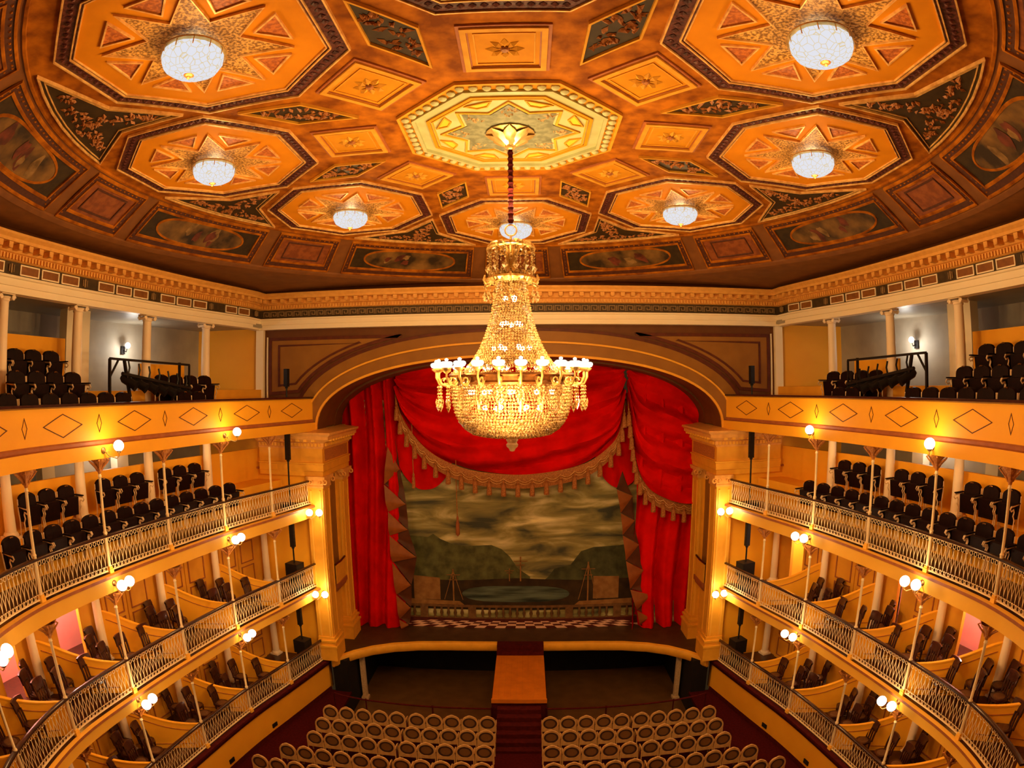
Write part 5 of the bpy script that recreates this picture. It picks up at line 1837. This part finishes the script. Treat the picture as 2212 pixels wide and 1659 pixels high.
for r, (y, n) in enumerate(ROWS):
    for sd in (-1, 1):
        for k in range(n):
            x = 1.0 + 0.575 * k + (0.07 if k >= 5 else 0)
            if not in_view((sd * x, y, 0.95), 6):
                continue
            instance('stall_armchair', SP, 'bone-framed oval cane stall seat, %s row, %s block, %s from the aisle' % (RN[r], SIDE[sd], ORD[k]), 'seat', (sd * x, y - 0.02, 0.0), random.uniform(-0.015, 0.015), 'stall seats')

# ================================================================== GALLERY SEATS
def gallery_parts():
    bk = MB()
    n = 12
    prof = [(-0.27, 0.36), (-0.285, 0.82)] + [(-0.285 * math.cos(PI * k / n), 0.82 + 0.16 * math.sin(PI * k / n) ** 0.7) for k in range(1, n)] + [(0.285, 0.82), (0.27, 0.36)]
    front = [(x, 0.05 + 0.08 * (z - 0.45), z) for x, z in prof]
    m = len(prof)
    vs = [(x, -0.04 - 0.10 * (z - 0.45), z) for x, z in prof] + [(x * 0.94, 0.03 - 0.10 * (z - 0.45), 0.45 + (z - 0.45) * 0.97) for x, z in prof]
    bk.add(vs, [tuple(range(m))[::-1], tuple(range(m, 2 * m))] + [(i, (i + 1) % m, m + (i + 1) % m, m + i) for i in range(m)])
    bk = bk.mesh('backrest', M['leather'])
    hd = MB()
    hd.tube([(-0.05, 0.0, 0.955), (0, 0.005, 0.965), (0.05, 0.0, 0.955)], 0.016, 5)
    hd = hd.mesh('number_badge', M['bronze'])
    st = MB()
    st.box((0, 0.10, 0.47), (0.50, 0.10, 0.44), rx=-0.12)
    st.box((0, 0.07, 0.28), (0.48, 0.12, 0.06))
    st = st.mesh('seat', M['leather'])
    ar = MB()
    ar.tube([(0, -0.06, 0.72), (0, 0.02, 0.70), (0, 0.16, 0.68), (0, 0.30, 0.67)], 0.02, 6)
    ar.tube([(0, 0.30, 0.67), (0, 0.33, 0.62), (0, 0.28, 0.57), (0, 0.20, 0.60), (0, 0.17, 0.54), (0, 0.20, 0.46), (0, 0.14, 0.36), (0, 0.16, 0.15), (0, 0.20, 0.0)], 0.017, 6)
    ar.tube([(0, -0.05, 0.86), (0, -0.05, 0.6), (0, -0.02, 0.35), (0, -0.06, 0.0)], 0.017, 6)
    ar = ar.mesh('side_scroll', M['scroll'])
    pd = MB()
    pd.box((0, 0.14, 0.715), (0.055, 0.32, 0.03))
    pd = pd.mesh('arm_pad', M['leather'])
    return [('backrest', bk, None, [('number_badge', hd, None)]), ('seat', st, None, []), ('side_scroll', ar, (-0.305, 0, 0), [('arm_pad', pd, None)]), ('side_scroll', ar, (0.305, 0, 0), [('arm_pad', pd, None)])]
GP = gallery_parts()
def gseat(s, off, z, sd, label, group):
    p = ring(s, off, sd)
    if not in_view((p.x, p.y, z + 0.8), 12):
        return
    d = ring_in(s, sd)
    rz = math.atan2(d.y, d.x) - PI / 2
    instance('theatre_armchair', GP, label, 'seat', (p.x, p.y, z), rz, group)
for sd in (-1, 1):
    for k in range(15):
        gseat(3.45 + 0.635 * k, 0.95, 7.6, sd, 'dark upholstered tip-up seat, third tier front row, %s side, %s from the stage' % (SIDE[sd], ORD[k]), 'front row seats of the third tier')
    for g, (a, b) in enumerate(((3.88, 5.75), (6.25, 8.25), (8.92, 10.85), (11.4, 13.2))):
        for k in range(3):
            gseat(a + (b - a) * (k + 0.5) / 3, 1.72, 8.25, sd, 'dark seat before low wall, third tier %s, %s bench from stage, %s seat' % (SIDE[sd], ORD[g], ORD[k]), 'back row seats of the third tier')
    for k in range(9):
        s = 5.0 + 0.62 * k + (0.0 if k < 2 else 1.8)
        gseat(s, 0.62, 10.45, sd, 'dark seat top peeping over the gallery parapet, %s side, %s from the stage' % (SIDE[sd], ORD[k]), 'front row seats of the top gallery')
    for r, (off, z) in enumerate(((1.35, 10.92), (2.25, 11.45))):
        for k in range(4):
            gseat(9.15 + 0.60 * k, off, z, sd, 'dark top gallery seat, %s edge of picture, %s row up, %s from stage' % (SIDE[sd], ORD[r + 1], ORD[k]), 'upper seats of the top gallery')
    for k in range(4):
        gseat(4.0 + 0.60 * k, 1.35, 10.92, sd, 'dark top gallery seat behind the lighting frame, %s side, %s from the stage' % (SIDE[sd], ORD[k]), 'seats behind the lighting frames')

# ================================================================== BOX CHAIRS
def chair_parts():
    st = MB()
    st.prism([(0.21 * math.copysign(abs(math.cos(q)) ** 0.75, math.cos(q)), 0.21 * math.copysign(abs(math.sin(q)) ** 0.75, math.sin(q))) for q in [2 * PI * k / 18 for k in range(18)]], 0.415, 0.48)
    st = st.mesh('seat', M['darkwood'])
    cn = MB()
    cn.lathe([(0.001, 0.489), (0.14, 0.486), (0.155, 0.48)], 14)
    cn = cn.mesh('cane_inset', M['seatpad'])
    bk = MB()
    for x in (-0.19, 0.19):
        bk.tube([(x, -0.18, 0.45), (x * 1.02, -0.20, 0.62), (x * 1.05, -0.235, 0.80), (x * 1.0, -0.28, 0.93)], 0.03, 6)
    for x in (-0.09, 0.0, 0.09):
        bk.tube([(x, -0.185, 0.46), (x, -0.215, 0.66), (x, -0.245, 0.80)], 0.024, 5)
    bk = bk.mesh('backrest', M['darkwood'])
    tr = MB()
    P = [[(0.215 * u, -0.27 - 0.035 * (1 - u * u) + dy, z + 0.02 * (1 - u * u)) for dy, z in ((0.05, 0.74), (-0.0, 0.745), (-0.035, 0.92), (-0.07, 1.0), (-0.02, 1.01), (0.02, 0.93), (0.05, 0.74))] for u in (-1, -0.6, -0.2, 0.2, 0.6, 1)]
    tr.grid(P)
    tr = tr.mesh('top_rail', M['darkwood'])
    lg = MB()
    lg.lathe([(0.024, 0.0), (0.028, 0.12), (0.022, 0.20), (0.034, 0.36), (0.032, 0.44)], 7)
    lg = lg.mesh('leg', M['darkwood'])
    sr = MB()
    for a, b in (((-0.15, 0.15), (0.15, 0.15)), ((-0.15, -0.16), (0.15, -0.16)), ((-0.15, -0.16), (-0.15, 0.15)), ((0.15, -0.16), (0.15, 0.15))):
        sr.tube([(*a, 0.2), (*b, 0.2)], 0.010, 5)
    sr = sr.mesh('stretcher', M['darkwood'])
    return [('seat', st, None, [('cane_inset', cn, None)]), ('backrest', bk, None, [('top_rail', tr, None)]), ('stretcher', sr, None, [])] + [('leg', lg, (x, y, 0), []) for x, y in ((-0.15, 0.15), (0.15, 0.15), (-0.15, -0.16), (0.15, -0.16))]
CHP = chair_parts()
SPOT = [(0.42, 0.62, 0.2), (1.20, 0.72, 0.0), (1.85, 0.75, 0.15), (0.75, 1.25, 0.0), (1.50, 1.35, 0.05), (1.0, 1.75, -0.1)]
WORD = ['front chair near the stage end', 'middle chair by the rail', 'rear chair by the rail', 'second row chair near the stage', 'second row chair farther back', 'chair beside the door']
for t in (1, 2):
    F = LV[t][0]
    for sd in (-1, 1):
        for i in range(5 if t == 2 else 4):
            for j, (ds, off, tw) in enumerate(SPOT):
                if (i + j * 2 + t + (sd > 0)) % 7 == 3:
                    continue
                s = POST[i] + ds + 0.65 * off / 1.93 * 1.0
                p = ring(s, off, sd)
                if not in_view((p.x, p.y, F + 0.8), 5):
                    continue
                d = -ring_dir(s, sd)
                rz = math.atan2(d.y, d.x) - PI / 2 + sd * (tw + 1.25) + random.uniform(-0.2, 0.2)
                instance('box_chair', CHP, 'dark %s, %s box from stage, %s, %s' % (WORD[j], ORD[i], TIER[t], SIDE[sd]), 'chair', (p.x, p.y, F), rz, 'dark chairs in the boxes')

# ================================================================== LOUDSPEAKERS, LIGHTING FRAMES
for sd in (-1, 1):
    for t, z in ((1, 1.45), (2, 4.40), (3, 7.45), (4, 10.4)):
        s, off = 0.95, 0.42
        p = ring(s, off, sd)
        d = ring_in(s, sd)
        ls = thing('column_loudspeaker', 'black column loudspeaker on a pole and bass box, %s, %s of the stage' % (TIER[t], SIDE[sd]), 'loudspeaker', (p.x, p.y, z), math.atan2(d.y, d.x) + PI / 2, 'column loudspeakers')
        low = 0.55 if t in (1, 2) else 0.12
        mb = MB()
        if t in (1, 2):
            mb.box((0, 0, 0.55 + 0.25), (0.46, 0.5, 0.5))
            mb.box((0, 0, 0.28), (0.36, 0.36, 0.55))
        else:
            mb.box((0, 0, 0.06), (0.44, 0.5, 0.12))
        mb.build('bass_box', M['black'], ls)
        mb = MB()
        top = 2.58 if t != 4 else 1.75
        a0 = top - (0.95 if t != 4 else 0.60)
        mb.tube([(0, 0, 0.1), (0, 0, a0)], 0.03, 8)
        mb.lathe([(0.05, a0 - 0.06), (0.06, a0 - 0.02), (0.05, a0)], 8)
        mb.build('pole', M['black'], ls)
        mb = MB()
        mb.box((0, 0, (a0 + top) / 2), (0.13, 0.16, top - a0))
        for k in range(8):
            mb.box((0, -0.085, a0 + (top - a0) * (k + 0.5) / 8), (0.10, 0.012, (top - a0) / 8 * 0.8))
        mb.build('speaker_array', M['black'], ls)
    # lighting frame with a row of spotlights
    s0, s1 = 8.45, 5.1
    A, Bq = ring(s0, 0.75, sd), ring(s1, 0.95, sd)
    fr = thing('lighting_frame', 'black steel frame with a row of spotlights in the top gallery, %s side' % SIDE[sd], 'stage light', (0, 0, 0))
    zt = 12.22
    mb = MB()
    mid = A.lerp(Bq, 0.16)
    mid2 = A.lerp(Bq, 0.86)
    for q, zz in ((A, 10.92), (mid2, 10.92)):
        mb.tube([(q.x, q.y, zz - 0.5), (q.x, q.y, zt)], 0.045, 4)
    mb.tube([(A.x, A.y, zt), (Bq.x, Bq.y, zt - 0.05)], 0.04, 4)
    q = ring(s0 - 0.5, 1.25, sd)
    mb.tube([(A.x, A.y, zt - 0.45), (*A.lerp(Bq, 0.1), zt)], 0.03, 4)
    mb.tube([(*mid, zt), (*A.lerp(Bq, 0.28), 10.6)], 0.05, 4)
    mb.tube([(*Bq, zt - 0.05), (*Bq, 11.3)], 0.035, 4)
    mb.build('steel_frame', M['black'], fr)
    mb = MB()
    lo0, lo1 = A.lerp(Bq, 0.14), A.lerp(Bq, 1.02)
    mb.tube([(lo0.x, lo0.y, zt - 0.35), (lo1.x, lo1.y, 11.5)], 0.05, 6)
    mb.build('lamp_bar', M['black'], fr)
    for k in range(7):
        u = 0.08 + 0.84 * k / 6
        c = lo0.lerp(lo1, u)
        z = zt - 0.35 + (11.5 - zt + 0.35) * u
        dv = (lo1 - lo0).normalized()
        nv = ring_in(7, sd)
        sp = MB()
        ax = Vector((nv.x * 0.75 + dv.x * 0.35, nv.y * 0.75 + dv.y * 0.35, -0.45)).normalized()
        cc = Vector((c.x, c.y, z - 0.16))
        sp.tube([cc - ax * 0.24, cc - ax * 0.16, cc + ax * 0.16, cc + ax * 0.26], [0.06, 0.115, 0.115, 0.14], 10)
        sp.tube([(c.x, c.y, z), (c.x, c.y, z + 0.02), (cc.x, cc.y, cc.z + 0.02)], 0.018, 4)
        sp.tube([(c.x, c.y, z + 0.02), (c.x + dv.x * 0.05, c.y + dv.y * 0.05, z + 0.18), (c.x - dv.x * 0.02, c.y, z + 0.34)], 0.028, 5)
        sp.build('spotlight', M['black'], fr)
    # white wall lamp at the rear of the gallery
    p = ring(4.75, 4.48, sd)
    d = ring_in(4.75, sd)
    wl = thing('gallery_wall_lamp', 'white lit wall lamp at the rear of the top gallery, %s side' % SIDE[sd], 'wall lamp', (p.x, p.y, 12.75), math.atan2(d.y, d.x) + PI / 2, 'wall lamps of the top gallery')
    mb = MB()
    mb.box((0, 0.06, 0), (0.16, 0.06, 0.26))
    mb.tube([(0, 0.05, 0), (0, -0.12, -0.06), (0, -0.18, 0.06)], 0.018, 6)
    mb.build('bracket', M['black'], wl)
    mb = MB()
    mb.ball((0, -0.20, 0.14), 0.10, 12, 8)
    mb.build('lit_bulb', M['globe'], wl)
    ld = bpy.data.lights.new('wall_lamp_light', 'POINT')
    ld.energy = 36
    ld.color = (1.0, 0.93, 0.82)
    ld.shadow_soft_size = 0.1
    link('wall_lamp_light', ld, wl, (0, -0.46, 0.0))
    p = ring(5.9, 3.9, sd)
    ld = bpy.data.lights.new('third_tier_lamp', 'POINT')
    ld.energy = 28
    ld.color = (1.0, 0.93, 0.82)
    ld.shadow_soft_size = 0.1
    tag(link('third_tier_lamp', ld, None, (p.x, p.y, 9.8)), 'white lamp at the rear of the third tier, %s side' % SIDE[sd], 'lamp')

# unseen fill lights added under the tiers to brighten each box
for t in (1, 2):
    for sd in (-1, 1):
        for i in range(5 if t == 2 else 4):
            p = ring(POST[i] + 1.3, 0.9, sd)
            ld = bpy.data.lights.new('box_fill_light', 'POINT')
            ld.energy = 13
            ld.color = (1.0, 0.66, 0.30)
            ld.shadow_soft_size = 0.15
            tag(link('box_fill_light', ld, None, (p.x, p.y, LV[t][3] - 0.22)), 'added fill light in the %s box from the stage, %s, %s side' % (ORD[i], TIER[t], SIDE[sd]), 'lamp')
for sd in (-1, 1):  # more added lights without fixtures, brightening the third tier seats
    for s in (4.2, 7.0, 9.6, 12.2):
        for off, z, e in ((1.1, 9.85, 14), ):
            p = ring(s, off, sd)
            ld = bpy.data.lights.new('gallery_fill_light', 'POINT')
            ld.energy = e
            ld.color = (1.0, 0.66, 0.30)
            ld.shadow_soft_size = 0.15
            tag(link('gallery_fill_light', ld, None, (p.x, p.y, z)), 'added fill light over the third tier seats, %s side' % SIDE[sd], 'lamp', 'added fill lights under the top gallery')
